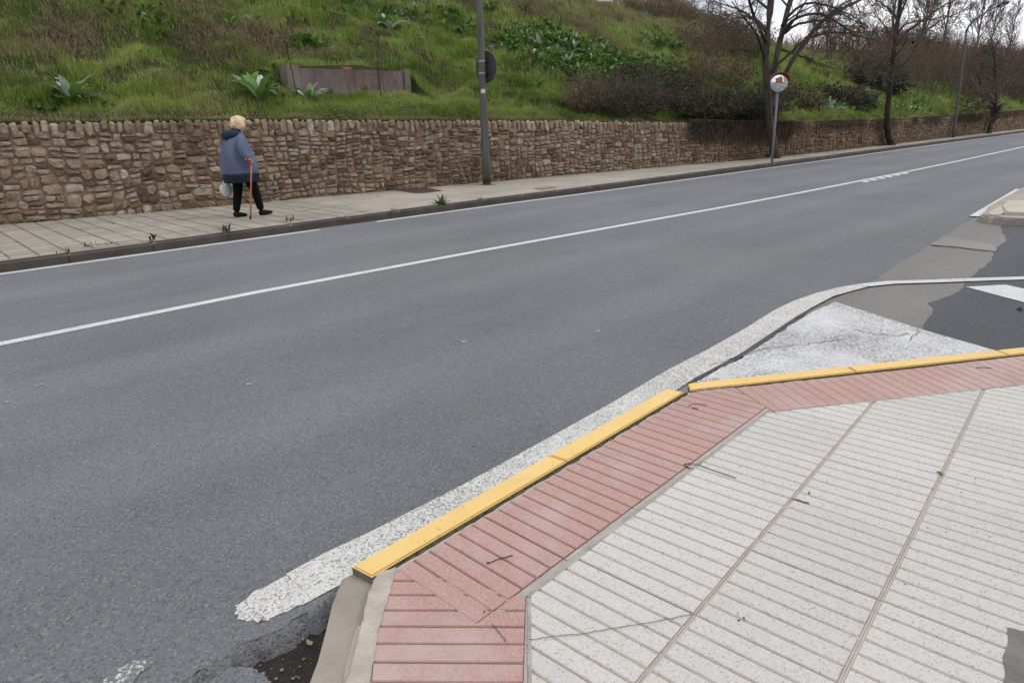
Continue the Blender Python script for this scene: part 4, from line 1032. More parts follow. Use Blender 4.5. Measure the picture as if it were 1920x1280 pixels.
F = np.concatenate([i_+np.array([0, 1, 2, 5]), i_+np.array([5, 2, 3, 4])]); tt = rq_.random(n_)**1.6*.62; tt = np.where(rq_.random(n_) < .035, .95, tt)
tag(link('leafy_weeds', np_mesh(V, F, False, np.repeat(tt, 6)), M_leaf), 'dense dark green leafy weeds between the thistle tufts on the slope', 'weeds', kind='stuff')

# dead stalks
def stalk(px0, py0, pts, r, mat, label, name='dead_stalk'):
    P = HIT(px0, py0); Y = P[1]; Q = [P-np.array([0, 0, .05])]+[AT(a, b, Y-.05) for a, b in pts]
    V, F, _ = tubes([Q] if False else np.array([Q]), np.array([[r*(1-.6*k/len(pts)) for k in range(len(Q))]]), 5)
    L = [(V, F, np.full(len(V), .5))]; rq = np.random.default_rng(int(px0))
    for k in range(9):
        i = rq.integers(1, len(Q)); p = Q[i]+rq.normal(0, .02, 3); q = p+np.array([rq.normal(0, .09), rq.normal(0, .05), abs(rq.normal(.07, .05))]); V, F, _ = tubes(np.array([[p, (p+q)/2+rq.normal(0, .01, 3), q]]), np.array([[r*.45, r*.35, r*.2]]), 3); L.append((V, F, np.full(len(V), .7)))
    V, F, a = joinVF(L); tag(link(name, np_mesh(V, F, True, a), mat), label, 'dead plant')
stalk(562, 192, [(553, 160), (547, 130), (542, 112), (538, 92), (536, 70), (539, 40)], .014, M_dark_stalk, 'dark bent dead stalk rising in front of the left pier of the concrete enclosure')
stalk(716, 190, [(712, 165), (709, 140), (708, 115), (709, 85), (708, 62)], .014, M_dark_stalk, 'dark upright dead stalk in front of the right half of the concrete enclosure')
stalk(493, 192, [(494, 165), (495, 140)], .013, M_dark_stalk, 'short dark stalk standing among the thistle leaves left of the enclosure')
stalk(621, 190, [(628, 165), (632, 148), (636, 138)], .006, M_dry, 'thin pale dry stalk in front of the middle of the concrete enclosure')
stalk(726, 165, [(712, 155), (700, 145), (692, 138)], .006, M_dry, 'thin leaning straw stalk crossing the panel near the dark upright stalk')
stalk(722, 40, [(723, 20), (724, 0), (725, -30)], .012, M_dark_stalk, 'dark stalk rising out of the dark thistle plant high on the slope')

# tufts of tall dead grass and brown dead vegetation (tangles)
def tangle(name, label, spots, n, rad, h, mat, seed, cat='dead grass', thin=.006, group=None, kind='stuff'):
    r = np.random.default_rng(seed); P = []; Rr = []; T = []
    for (px, py, sc) in spots:
        c = HITD(px, py)
        if c is None: continue
        m = int(n*sc); dst = math.hypot(c[0], c[1])
        for k in range(m):
            a = r.random()*6.28; q = r.random()**.6*rad*sc; x = c[0]+math.cos(a)*q*1.5; y = c[1]+math.sin(a)*q*.6; y = max(y, float(wall_y(x))+.1); z = float(slope_z(x, y)) if y > wall_y(x)+.3 else float(wall_top(x))
            hh = h*sc*r.uniform(.4, 1.1); b = r.random()*6.28; ln = r.uniform(.2, 1.0)*hh; d_ = np.array([math.cos(b)*ln, math.sin(b)*ln*.6-.1*hh, 0]); p0 = np.array([x, y, z-.03])
            P.append([p0, p0+d_*.3+[0, 0, hh*.6], p0+d_*.8+[0, 0, hh*.95], p0+d_*1.3+[0, 0, hh*r.uniform(.5, 1.0)]]); th = max(thin, dst*.00028); Rr.append([th, th*.8, th*.6, th*.3]); T.append(r.random())
    V, F, a = tubes(np.array(P), np.array(Rr), 3, tint=np.array(T)); return tag(link(name, np_mesh(V, F, False, a), mat), label, cat, group, kind)
tangle('dead_grass', 'matted brown dead grass lying in patches across the green slope', [(55, 100, 1.6), (90, 60, 1.2), (170, 50, 1.2), (100, 88, 1.2), (355, 20, 1.3), (395, 12, 1.2), (430, 75, 1.4), (465, 72, 1.3), (500, 60, 1.3), (390, 60, 1), (455, 98, 1.1), (620, 105, 1), (560, 108, 1.1), (590, 62, .9), (275, 145, .9), (310, 160, .8), (690, 60, .8), (820, 145, .9), (835, 160, .8), (1000, 30, 1.6), (1060, 45, 1.6), (1110, 60, 1.6), (960, 12, 1.3), (1150, 80, 1.4), (1030, 12, 1.2), (1180, 40, 1.2), (1120, 15, 1.5), (5, 180, 1.2)], 270, .55, .17, M_dry, 3)
tangle('wall_top_growth', 'dry brown stems and roots hanging over the cap stones of the wall', [(20, 215, .9), (60, 218, .8), (140, 218, 1), (185, 217, 1), (240, 215, .9), (280, 215, 1), (350, 214, .9), (400, 215, .8), (520, 214, .8), (600, 214, .9), (650, 213, 1), (700, 213, .9), (760, 214, .7), (800, 214, .7)], 260, .5, .13, M_dry, 4, 'dead plants')
tangle('crest_grass', 'tall dry straw-coloured grass standing on the crest against the sky', [(1215, 8, 1.2), (1235, 14, 1.3), (1252, 16, 1.6), (1270, 20, 1.5), (1285, 26, 1), (1200, 4, 1), (1310, 34, 1.0), (1330, 40, 1.0), (1180, 2, 1)], 330, .9, .75, M_dry, 6, 'dead grass', .009)

# ================================================================== SHRUBS
def shrub(name, label, px, py, w, h, n, mat, seed, leafy=0, group=None, arch=1.0, flat_=.6, rad=.006, base=None):
    c = HITD(px, py) if base is None else np.array(base)
    if c is None: return
    r = np.random.default_rng(seed); K = 6; t = np.linspace(0, 1, K)[None, :, None]
    a = r.random(n)*2*np.pi; q = r.random(n)**.5*w*.45; x = c[0]+np.cos(a)*q; y = c[1]+np.sin(a)*q*flat_; z = np.where(y > np.interp(x, wx, wy)+.3, slope_z(x, y), c[2])
    b = a+r.normal(0, .8, n); ln = r.uniform(.2, .75, n)*w*.6*arch; hh = r.uniform(.35, 1., n)*h*np.clip(1.15-q/w, .4, 1)
    p0 = np.stack([x, y, z-.05], -1); dx = np.stack([np.cos(b)*ln, np.sin(b)*ln*flat_, b*0], -1)
    P = p0[:, None]+dx[:, None]*(t**1.2)+np.array([0, 0, 1])*(hh[:, None, None]*(np.sin(t*np.pi*.5*(1+.55*arch*r.random((n, 1, 1))))))+np.cumsum(r.normal(0, .02*h, (n, K, 3)), 1)
    dist = math.hypot(c[0], c[1]); rr_ = max(rad, dist*.00022); Rr = rr_*(1.3-t[..., 0])*r.uniform(.6, 1.4, (n, 1))
    L = [tubes(P, Rr, 3, tint=r.random(n))]
    # twigs
    m = n*5; i = r.integers(0, n, m); k = r.integers(2, K, m); p = P[i, k]; dr = r.normal(0, 1, (m, 3)); dr[:, 2] = np.abs(dr[:, 2])*.7+.15; dr /= np.linalg.norm(dr, axis=1, keepdims=True); l = r.uniform(.08, .22, m)[:, None]*h
    Q = np.stack([p, p+dr*l*.5+r.normal(0, .02, (m, 3)), p+dr*l], 1); L.append(tubes(Q, np.array([[1, .7, .4]])*rr_*.6*np.ones((m, 1)), 3, tint=r.random(m)))
    V, F, at = joinVF(L); o = thing(name, label, 'shrub', tuple(c), 0, group)
    link('stems', np_mesh(V-c, F, False, at), mat, o)
    if leafy:
        m = leafy; i = r.integers(0, n, m); k = r.integers(1, K, m); p = P[i, k]+r.normal(0, .05*h, (m, 3)); s = r.uniform(.02, .05, m)[:, None]*max(1, dist/22); u1 = r.normal(0, 1, (m, 3)); u1 /= np.linalg.norm(u1, axis=1, keepdims=True); u2 = np.cross(u1, r.normal(0, 1, (m, 3))); u2 /= np.linalg.norm(u2, axis=1, keepdims=True)
        V = np.stack([p-u1*s, p-u2*s*.6, p+u1*s, p+u2*s*.6], 1).reshape(-1, 3); F = np.arange(4*m).reshape(m, 4); link('leaves', np_mesh(V-c, F, False, np.repeat(r.random(m), 4)), M_bramble, o)
    return o
shrub('bramble_bush', 'wide grey-brown bramble bush spilling to the wall top right of the lamp pole', 1165, 216, 3.0, 1.25, 560, M_twig, 1, 4200)
shrub('bramble_bush', 'tuft of pale dead grass at the left foot of the wide bramble bush', 1105, 212, 1.3, 1.0, 300, M_dry, 2, 0, rad=.008)
shrub('bramble_bush', 'dark green bramble bush hanging over the wall just left of the mirror', 1330, 226, 3.2, 1.0, 560, M_twig, 3, 9000)
shrub('bramble_bush', 'dark bramble bush behind the wall directly left of the double-trunked tree', 1400, 226, 2.8, 1.2, 360, M_twig, 4, 5200)
shrub('bare_shrub', 'reddish-brown bare shrub on the slope above the dark brambles', 1350, 160, 3.2, 1.5, 230, M_twig_red, 5, 900)
shrub('bare_shrub', 'tall brown bare shrub on the upper slope below the crest', 1318, 100, 3.2, 1.3, 210, M_twig_red, 6, 300)
shrub('bare_shrub', 'olive-brown bare shrub near the crest left of the double-trunked tree', 1385, 100, 3.6, 1.8, 260, M_twig, 7, 900)
shrub('bare_shrub', 'brown bare shrub low on the slope behind the mirror', 1500, 200, 2.4, 1.1, 180, M_twig_red, 8, 900)
shrub('bare_shrub', 'bushy grey-brown shrub left of the leaning street tree', 1590, 200, 2.8, 1.0, 200, M_twig, 9, 2200)
shrub('bare_shrub', 'dark green-leaved shrub behind the lower trunk of the leaning street tree', 1645, 170, 3.6, 1.8, 300, M_twig, 10, 5200)
shrub('bare_shrub', 'grey tangled shrub on the right of the leaning street tree', 1700, 110, 6.5, 2.6, 400, M_twig, 11, 2600)
shrub('bare_shrub', 'small brown shrub on the crest by the wooden fence post', 1262, 26, 2.6, .9, 200, M_twig_red, 12, 0)
shrub('bare_shrub', 'thin brown shrub on the crest left of the double-trunked tree', 1365, 62, 3.2, 1.4, 220, M_twig, 13, 200)
shrub('bramble_bush', 'low bramble patch on the slope right of the thistle tufts', 1235, 165, 3.6, .7, 360, M_twig, 14, 3600)
# hanging dead growth over the far wall
r = np.random.default_rng(9); P = []; T = []
for k in range(2600):
    x = r.choice([r.uniform(18.5, 23.5), r.uniform(23, 46), r.uniform(40, 60)], p=[.5, .3, .2]); 
    if fnoise(x*.6, 3.3, 2) < .45 and x > 24: continue
    y = float(wall_y(x)); T_ = float(wall_top(x)); l = r.uniform(.1, .65)*(1 if x < 24 else .6); p0 = np.array([x, y+r.uniform(0, .3), T_+.0]); o_ = r.uniform(.05, .16)
    P.append([p0, p0+[r.normal(0, .06), -.2-(p0[1]-y)*.5, .08+.05*r.random()], np.array([x+r.normal(0, .12), y-o_, T_-l*.4]), np.array([x+r.normal(0, .18), y-o_*.8, T_-l])]); T.append(r.random())
V, F, a = tubes(np.array(P), np.ones((len(P), 1))*np.array([[.009, .008, .007, .004]]), 3, tint=np.array(T))
tag(link('hanging_brambles', np_mesh(V, F, False, a), M_twig), 'dead brown bramble stems hanging down over the far part of the wall', 'brambles', kind='stuff')

# ================================================================== TREES
def grow(r, S0, D0, Ln, Rd, K, wob, up, droop=0):
    n = len(S0); P = [S0]; D = D0.copy(); seg = (Ln/(K-1))[:, None]
    for k in range(1, K):
        D = D+r.normal(0, wob, (n, 3)); D[:, 2] += up-droop*k/K; D /= np.linalg.norm(D, axis=1, keepdims=True); P.append(P[-1]+D*seg)
    P = np.stack(P, 1); t = np.linspace(0, 1, K)[None]; R_ = Rd[:, None]*(1-.72*t); return P, R_
def children(r, P, R_, Ln, m, t0, spread, lr, rr0, rmin):
    n, K, _ = P.shape; N = n*m; i = np.repeat(np.arange(n), m); t = np.clip(t0+(1-t0)*((np.tile(np.arange(m), n)+r.random(N))/m), 0, .999); f = t*(K-1); k = f.astype(int); g_ = (f-k)[:, None]
    S0 = P[i, k]*(1-g_)+P[i, k+1]*g_; T = P[i, k+1]-P[i, k]; T /= np.linalg.norm(T, axis=1, keepdims=True)
    q = r.normal(0, 1, (N, 3)); q -= (q*T).sum(1, keepdims=True)*T; q /= np.linalg.norm(q, axis=1, keepdims=True)
    s = spread*r.uniform(.7, 1.25, N)[:, None]; D = T*np.cos(s)+q*np.sin(s)
    L = Ln[i]*lr*(1.15-.6*t)*r.uniform(.65, 1.2, N); R2 = np.maximum(R_[i, k]*(1-g_[:, 0])+R_[i, k+1]*g_[:, 0], 0)*rr0; return S0, D, L, np.maximum(R2, rmin)
def tree(name, label, cat, loc, stems, levels, seed, rmin=.006, mt=M_bark, mtw=M_twig, group=None, up=.02):
    """stems: list of (points, r0, r1). levels: list of (m, t0, spread, lenratio, radratio, K, wob, up, droop)"""
    r = np.random.default_rng(seed); o = thing(name, label, cat, loc, 0, group); loc = np.array(loc); TL = []; CL = []
    K = 14; P = []; R_ = []; Ln = []
    for pts, r0, r1 in stems:
        pts = np.array(pts, float); s_ = np.concatenate([[0], np.cumsum(np.linalg.norm(np.diff(pts, axis=0), axis=1))]); u = np.linspace(0, s_[-1], K)
        q = np.stack([np.interp(u, s_, pts[:, j]) for j in range(3)], -1); q[1:-1] = (q[:-2]+2*q[1:-1]+q[2:])/4; q[1:-1] += r.normal(0, .015, (K-2, 3)); P.append(q); rr_ = np.linspace(r0, r1, K); rr_[0] *= 1.25; R_.append(rr_); Ln.append(s_[-1])
    P = np.array(P); R_ = np.array(R_); Ln = np.array(Ln); V, F, a = tubes(P, R_, 10, tint=r.random(len(P))); TL.append((V, F, a))
    for lv, (m, t0, sp, lr, rr0, K2, wob, up_, dr) in enumerate(levels):
        S0, D, L, Rd = children(r, P, R_, Ln, m, t0, sp, lr, rr0, rmin); P, R_ = grow(r, S0, D, L, Rd, K2, wob, up_, dr); Ln = L
        V, F, a = tubes(P, R_, 6 if lv == 0 else (4 if lv == 1 else 3), tint=r.random(len(P))); (TL if lv == 0 else CL).append((V, F, a))
    V, F, a = joinVF(TL); link('trunk', np_mesh(V-loc, F, True, a), mt, o)
    if CL: V, F, a = joinVF(CL); link('crown', np_mesh(V-loc, F, True, a), mtw, o)
    return o
YA = 10.5
A = lambda x, y, Y=YA: AT(x, y, Y)
bA = np.array([*G(1445, 297, ZS)]); bA = np.array([bA[0], 10.5, 0.1])
def ext(p, q, l): d = (q-p)/np.linalg.norm(q-p); return q+d*l
s1 = [bA, A(1443, 235), A(1438, 170), A(1436, 110), A(1440, 50), A(1446, 0)]; s1.append(s1[-1]+np.array([.1, .1, 3.6]))
s2 = [A(1446, 200), A(1453, 140), A(1457, 95), A(1467, 60), A(1483, 0), ]; s2.append(s2[-1]+np.array([.7, -.2, 3.0]))
s3 = [A(1450, 190), A(1470, 133, 10.3), A(1505, 82, 10.1), A(1545, 33, 9.9), A(1613, 0, 9.7), A(1690, -40, 9.5)]
s4 = [A(1437, 78), A(1425, 60, 10.2), A(1414, 30, 10.), A(1403, 0, 9.8), A(1395, -40, 9.7)]
s5 = [A(1462, 72), A(1480, 40, 10.2), A(1510, 26, 9.9), A(1545, 26, 9.6), A(1575, 45, 9.4), A(1600, 66, 9.3)]
s6 = [A(1472, 62), A(1500, 45, 10.2), A(1540, 37, 9.9), A(1570, 42, 9.7), A(1600, 60, 9.5)]
s7 = [A(1507, 80, 10.1), A(1525, 66, 10.), A(1570, 60, 9.8), A(1620, 68, 9.6), A(1650, 80, 9.5)]
s8 = [A(1463, 92), A(1490, 102, 10.2), A(1516, 112, 10.), A(1560, 128, 9.8)]
s9 = [A(1466, 50), A(1482, 18, 10.2), A(1510, 6, 9.9), A(1545, 8, 9.6), A(1590, 26, 9.4), A(1625, 50, 9.2)]
s10 = [A(1436, 60), A(1420, 36, 10.2), A(1398, 30, 10.), A(1370, 36, 9.7), A(1345, 50, 9.5)]
tree('bare_tree', 'big bare double-trunked tree with arching branches behind the mirror', 'tree', tuple(bA),
     [(s1, .13, .08), (s2, .10, .055), (s3, .075, .03), (s4, .05, .03), (s5, .05, .015), (s6, .045, .012), (s7, .04, .012), (s8, .03, .01), (s9, .045, .012), (s10, .04, .012)],
     [(11, .3, .8, .36, .42, 8, .10, .01, .05), (8, .2, .75, .5, .5, 6, .12, .0, .05), (9, .15, .7, .5, .55, 4, .15, .0, .03)], 5, .0062)
bB = np.array([32.1, 10.15, .1]); YB = 10.15
Bp = lambda x, y, Y=YB: AT(x, y, Y)
t1 = [bB, Bp(1661, 235), Bp(1667, 180), Bp(1673, 130), Bp(1678, 90), Bp(1680, 62), Bp(1685, 36), Bp(1687, 0)]; t1.append(t1[-1]+np.array([0, 0, 2.5]))
t2 = [Bp(1685, 36), Bp(1692, 18), Bp(1700, -3), Bp(1712, -60)]
t3 = [Bp(1684, 40), Bp(1676, 26), Bp(1664, 14, 10.), Bp(1650, 4, 9.8), Bp(1636, -6, 9.7)]
t4 = [Bp(1681, 84), Bp(1700, 60, 10.), Bp(1730, 38, 9.8), Bp(1765, 14, 9.7), Bp(1792, 0, 9.6)]
t5 = [Bp(1712, 80, 10.), Bp(1735, 58, 9.9), Bp(1765, 38, 9.7), Bp(1800, 24, 9.5)]
t6 = [Bp(1676, 145), Bp(1690, 140, 10.), Bp(1703, 136, 9.9)]
t7 = [Bp(1670, 155), Bp(1655, 142, 10.), Bp(1640, 134, 9.8)]
t8 = [Bp(1681, 70), Bp(1690, 50, 9.9), Bp(1715, 40, 9.7), Bp(1745, 38, 9.6)]
tree('bare_tree', 'slender leaning bare street tree between the mirror and the far lamp', 'tree', tuple(bB),
     [(t1, .125, .05), (t2, .05, .03), (t3, .045, .015), (t4, .06, .02), (t5, .05, .015), (t6, .04, .02), (t7, .04, .02), (t8, .045, .015)],
     [(9, .3, .8, .36, .42, 7, .10, .02, .02), (6, .2, .75, .5, .5, 5, .12, .0, .03), (6, .2, .7, .55, .55, 4, .15, .0, .03)], 6, .0085)
bC = np.array([46.8, 9.85, .1]); YC = 9.85
Cp = lambda x, y, Y=YC: AT(x, y, Y)
f_ = Cp(1866, 194)
tree('bare_tree', 'small bare tree with a dense dark rounded crown beside the wall near the right edge', 'tree', tuple(bC),
     [([bC, Cp(1863, 220), f_], .13, .11), ([f_, Cp(1872, 180), Cp(1885, 150), Cp(1900, 110)], .1, .03), ([f_, Cp(1858, 184), Cp(1845, 170), Cp(1832, 140)], .08, .03), ([f_, Cp(1868, 170), Cp(1866, 130), Cp(1864, 95)], .09, .03), ([f_, Cp(1856, 188), Cp(1848, 186), Cp(1835, 170)], .05, .02)],
     [(10, .25, .7, .55, .5, 6, .12, .03, 0), (9, .15, .7, .55, .5, 5, .14, .02, 0), (8, .15, .7, .5, .6, 4, .15, 0, 0)], 8, .013, group=None)
# distant bare trees: three models, copies with their own labels
def far_tree(name, label, x, y, h, seed, spread=.45, group=None, mtw=M_twig, t0=.22):
    z = float(slope_z(x, y)); b = np.array([x, y, z-.2]); top = b+np.array([0, 0, h*.85]); d = math.hypot(x, y); rmin = d*.00023
    return tree(name, label, 'tree', tuple(b), [([b, b+np.array([0, 0, h*.4]), top], .012*h, .004*h)],
                [(22, t0, spread, .5, .45, 7, .06, .05, 0), (9, .15, .5, .45, .5, 5, .08, .03, 0), (7, .15, .5, .45, .55, 4, .1, 0, 0)], seed, rmin, M_twig, mtw, group)
def copy_tree(src, label, loc, sc, rz):
    r_ = src.copy(); C.objects.link(r_); r_.location = loc; r_.scale = (sc, sc, sc); r_.rotation_euler = (0, 0, rz); r_['label'] = label
    for ch in src.children: c = ch.copy(); C.objects.link(c); c.parent = r_
    return r_
def zat(x, y): return float(slope_z(x, y))-.2
GT = 'bare trees on the hill far behind the wall'
fa = far_tree('distant_tree', 'tall narrow bare poplar on the hill behind the leaning street tree', 74, 22, 10.5, 31, .3, GT)
fb = far_tree('distant_tree', 'fan-shaped bare tree on the hill to the right of the far lamp arm', 88, 21, 9.5, 32, .55, GT)
fc = far_tree('distant_tree', 'bare tree crown rising at the extreme right edge above the dark small tree', 95, 15.5, 10., 33, .5, GT)
for src, lab, (x, y), sc, rz in [
    (fa, 'second narrow bare poplar close on the left of the tall one behind the leaning tree', (70, 23.5), .8, 1.2),
    (fa, 'narrow bare tree standing behind the far lamp pole', (82, 22.5), .95, 2.1),
    (fb, 'spreading bare tree right below the lamp head', (98, 22), .85, .7),
    (fb, 'bare bushy tree directly left of the lamp head', (80, 24), .9, 2.9),
    (fb, 'broad bare tree on the skyline between the lamp head and the right edge', (112, 23), .8, 4.1),
    (fc, 'low bare tree on the skyline seen through the arching branches behind the mirror', (62, 27), .42, 2.),
    (fc, 'bare tree at the right edge in front of the dark thicket', (84, 13.2), .75, 5.),
    (fa, 'thin bare tree left of the leaning street tree on the skyline', (60, 25), .42, .4)]:
    copy_tree(src, lab, (x, y, zat(x, y)), sc, rz)
# leafless poles on the crest left of the big tree
for k, (px, py, h_, lab) in enumerate([(1326, 36, 3.2, 'thin bare sapling on the crest, left of two upright ones near the fence post'), (1334, 38, 3.2, 'thin bare sapling on the crest, right of two upright ones near the fence post'), (1347, 42, 2.6, 'dark bare sapling on the crest between the upright pair and the big tree'), (1300, 30, 2.2, 'slim arching sapling on the crest right of the fence post')]):
    P = HITD(px, py)
    tree('sapling', lab, 'tree', tuple(P), [([P, P+np.array([.05, 0, h_*.5]), P+np.array([.0, .1, h_])], .03, .012)], [(9, .2, .6, .35, .5, 5, .1, .05, 0), (4, .2, .6, .5, .6, 4, .1, 0, 0)], 60+k, .009, M_twig, M_twig)
P = HITD(1293, 30)
tag(link('fence_post', box_me((0, 0, .25), (.12, .12, .9), .2, .02), M_pier, None, tuple(P)), 'short wooden fence post on the crest against the sky', 'post')
for a, b, lab in ((1540, 0, 'left'), (1534, 0, 'right')): pass

# reddish thicket and dark thicket behind the far wall
def thicket(name, label, n, xr, yr, h, mat, seed, tiltx=.25):
    r = np.random.default_rng(seed); x = r.uniform(*xr, n); w = np.interp(x, wx, wy); y = w+r.uniform(*yr, n); z = slope_z(x, y)-.05; hh = h*r.uniform(.55, 1.1, n)*(.8+.5*fnoise(x*.15, y*.2, 2)); K = 5; t = np.linspace(0, 1, K)[None, :, None]
    d = np.stack([r.normal(0, tiltx, n), r.normal(0, tiltx, n), np.ones(n)], -1)*hh[:, None]; P = np.stack([x, y, z], -1)[:, None]+d[:, None]*t+np.cumsum(r.normal(0, .05, (n, K, 3)), 1); dist = np.hypot(x, y); Rr = (dist*.00028)[:, None]*(1.2-t[..., 0]); L = [tubes(P, Rr, 3, tint=r.random(n))]
    m = n*5; i = r.integers(0, n, m); k = r.integers(1, K, m); p = P[i, k]; dr = r.normal(0, .6, (m, 3)); dr[:, 2] = np.abs(dr[:, 2])+.4; dr /= np.linalg.norm(dr, axis=1, keepdims=True); l = (.22*hh[i]*r.uniform(.5, 1.2, m))[:, None]
    L.append(tubes(np.stack([p, p+dr*l*.5, p+dr*l+r.normal(0, .03, (m, 3))], 1), (dist[i]*.00017)[:, None]*np.array([[1, .8, .5]]), 3, tint=r.random(m)))
    V, F, a = joinVF(L); return tag(link(name, np_mesh(V, F, False, a), mat), label, 'thicket', kind='stuff')
thicket('thicket', 'dense reddish-brown bare thicket covering the upper slope at the right', 2800, (52, 125), (7, 15), 2.6, M_twig_red, 1)
thicket('thicket', 'dark brown bare thicket on the lower slope behind the far lamp and the small dark tree', 1900, (46, 100), (3.2, 9), 2.2, M_twig, 2)
thicket('thicket', 'low bare scrub on the horizon behind the arching branches', 900, (46, 62), (13, 20), 1.1, M_twig, 3)
thicket('thicket', 'very dark thicket closing the view at the right edge behind the wall', 1500, (60, 110), (.6, 3), 3.0, M_twig, 4)

# house with red roof far behind the crest
def house(name, label, c, s, rz, wallm, roofm, nwin, rows=1, roof_h=1.5):
    t = thing(name, label, 'building', c, rz); w, d, h = s
    link('wall', box_me((0, 0, h/2), (w, d, h)), wallm, t)
    e = .4; V = [(-w/2-e, -d/2-e, h), (w/2+e, -d/2-e, h), (w/2+e, d/2+e, h), (-w/2-e, d/2+e, h), (-w/2-e, 0, h+roof_h), (w/2+e, 0, h+roof_h)]
    link('roof', mesh(V, [(0, 1, 5, 4), (2, 3, 4, 5), (1, 2, 5), (3, 0, 4), (3, 2, 1, 0)]), roofm, t)
    for r_ in range(rows):
        for k in range(nwin):
            x = -w/2+w*(k+.5)/nwin; z = 1.0+r_*3.0
            for sy in (-1, 1):
                f = link('window', box_me((x, sy*(d/2+.02), z+.65), (1.15, .1, 1.35)), M_wallwht, t); link('pane', box_me((x, sy*(d/2+.045), z+.65), (1.0, .08, 1.2)), M_glassw, f)
    return t
house('house', 'low house with a red tiled roof far beyond the crest seen through the arching branches', (108, 47, 5.2), (24, 10, 3.2), .25, M_wallwht, M_roof, 7, 1, 2.2)
# houses across the pavement behind the photographer, seen small in the traffic mirror
house('apartment_house', 'orange brick apartment house that shows only in the round traffic mirror, left half', (3, -14, -.2), (18, 9, 12.5), .05, M_wallbld, M_roof, 6, 4, 1.2)
house('apartment_house', 'white rendered apartment house that shows only in the round traffic mirror, right half', (28, -15, -.2), (24, 10, 12.5), -.03, M_wallwht, M_roof, 6, 4, 1.2)

# ================================================================== LAMP POLES, SIGN, MIRROR
def lathe(prof, n, mat, name, parent, loc=(0, 0, 0)):
    V = []; F = []
    for r_, z in prof:
        for k in range(n): V.append((r_*math.cos(2*math.pi*k/n), r_*math.sin(2*math.pi*k/n), z))
    m = len(prof)
    F = [(i*n+k, i*n+(k+1) % n, (i+1)*n+(k+1) % n, (i+1)*n+k) for i in range(m-1) for k in range(n)]+[tuple(range(n))[::-1], tuple(range((m-1)*n, m*n))]
    return link(name, mesh(V, F, True), mat, parent, loc)
def lamp(label, base, H, r0, r1, arm_dir, lean=(0, 0), pm=None, rise=1.):
    t = thing('street_lamp', label, 'street lamp', base)
    hs = np.linspace(0, H, 10); pts = [(lean[0]*h/H, lean[1]*h/H, h) for h in hs]; tube_obj('pole', pts, list(np.linspace(r0, r1, 10)), 20, pm or M_pole, t)
    e = np.array(pts[-1]); a = np.array(arm_dir, float); q = [e+a*s+np.array([0, 0, z*rise if z > 0 else z]) for s, z in ((0, -.15), (.05, .12), (.2, .4), (.45, .62), (.75, .76), (1.0, .84))]; tube_obj('arm', q, [r1*.8]*3+[r1*.6]*3, 12, M_lampg, t)
    hd = q[-1]; d = unit(a[:2]); ang = math.atan2(d[1], d[0]); bm = bmesh.new(); add_box(bm, (0, 0, 0), (.62, .26, .13), 0, .045); me = bm_mesh(bm, True); h_ = link('lamp_head', me, M_lampg, t, tuple(hd+np.array([d[0]*.26, d[1]*.26, .0]))); h_.rotation_euler = (0, -.14, ang)
    bm = bmesh.new(); bmesh.ops.create_uvsphere(bm, u_segments=14, v_segments=8, radius=.11); bmesh.ops.scale(bm, vec=(1.6, 1, .5), verts=bm.verts); g_ = link('lens', bm_mesh(bm, True), M_bag, h_, (.05, 0, -.06)); return t
PB = (10.83, 12.30, ZS-.01)
lp_ = lamp('tall weathered grey lamp pole with a round sign and white sticker standing before the wall', PB, 6.4, .098, .055, (.1, -1.9, 0))
bm = bmesh.new()
lathe([(.104, -.02), (.104, .05), (.100, .06)], 20, M_moss, 'base_collar', lp_)
lathe([(.0835, 2.73), (.086, 2.735), (.086, 2.775), (.0835, 2.78)], 20, M_galv, 'clamp_band', lp_)
lathe([(.086, 2.48), (.088, 2.485), (.088, 2.52), (.086, 2.525)], 20, M_galv, 'clamp_band', lp_)
# sticker wraps on the camera side
cy_ = 2.23-ZS+.01; vdir = math.atan2(-12.3, -10.83); V = []
for k in range(5):
    a = vdir-.55+k*.28
    for z in (cy_-.045, cy_+.045): V.append((.0925*math.cos(a), .0925*math.sin(a), z))
link('sticker', mesh(V, [(2*k, 2*k+1, 2*k+3, 2*k+2) for k in range(4)], True), M_white_pl, lp_)
Vv = []
lathe([(.02, 0), (.02, .03)], 10, M_lampg, 'cover_plate', lp_)
# round sign, back towards the camera
Sg = AT(914, 126, 12.3); sg = thing('round_sign', 'round traffic sign seen from its dark back, clamped to the lamp pole', 'sign', (PB[0]+.125, PB[1]+.01, Sg[2]), R(2))
def disc(r_, th, n, mat, name, parent, x0, bev=0):
    V = []; F = []
    for x in (x0, x0+th):
        for k in range(n): V.append((x, r_*math.cos(2*math.pi*k/n), r_*math.sin(2*math.pi*k/n)))
    F = [tuple(range(n))[::-1], tuple(range(n, 2*n))]+[(k, (k+1) % n, n+(k+1) % n, n+k) for k in range(n)]; return link(name, mesh(V, F), mat, parent)
disc(.335, .004, 48, M_signback, 'sign_back', sg, 0)
rim = tube_obj('rim', [(.01, .338*math.cos(a), .338*math.sin(a)) for a in np.linspace(0, 2*math.pi, 49)], [.010]*49, 8, M_signback, sg, False)
disc(.332, .004, 48, M_redrim, 'red_border', sg, .006); disc(.24, .002, 48, M_white_pl, 'white_face', sg, .0125)
for z in (.13, -.13): link('bracket', box_me((-.018, 0, z), (.036, .42, .035), 0, .004), M_signback, sg)
lamp('far street lamp with a long curved arm rising behind the bare street trees', (40.67, 10.05, ZS-.01), 5.0, .07, .05, (-2.5, -1.75, 0), (-.8, .0), M_lampg, .72)
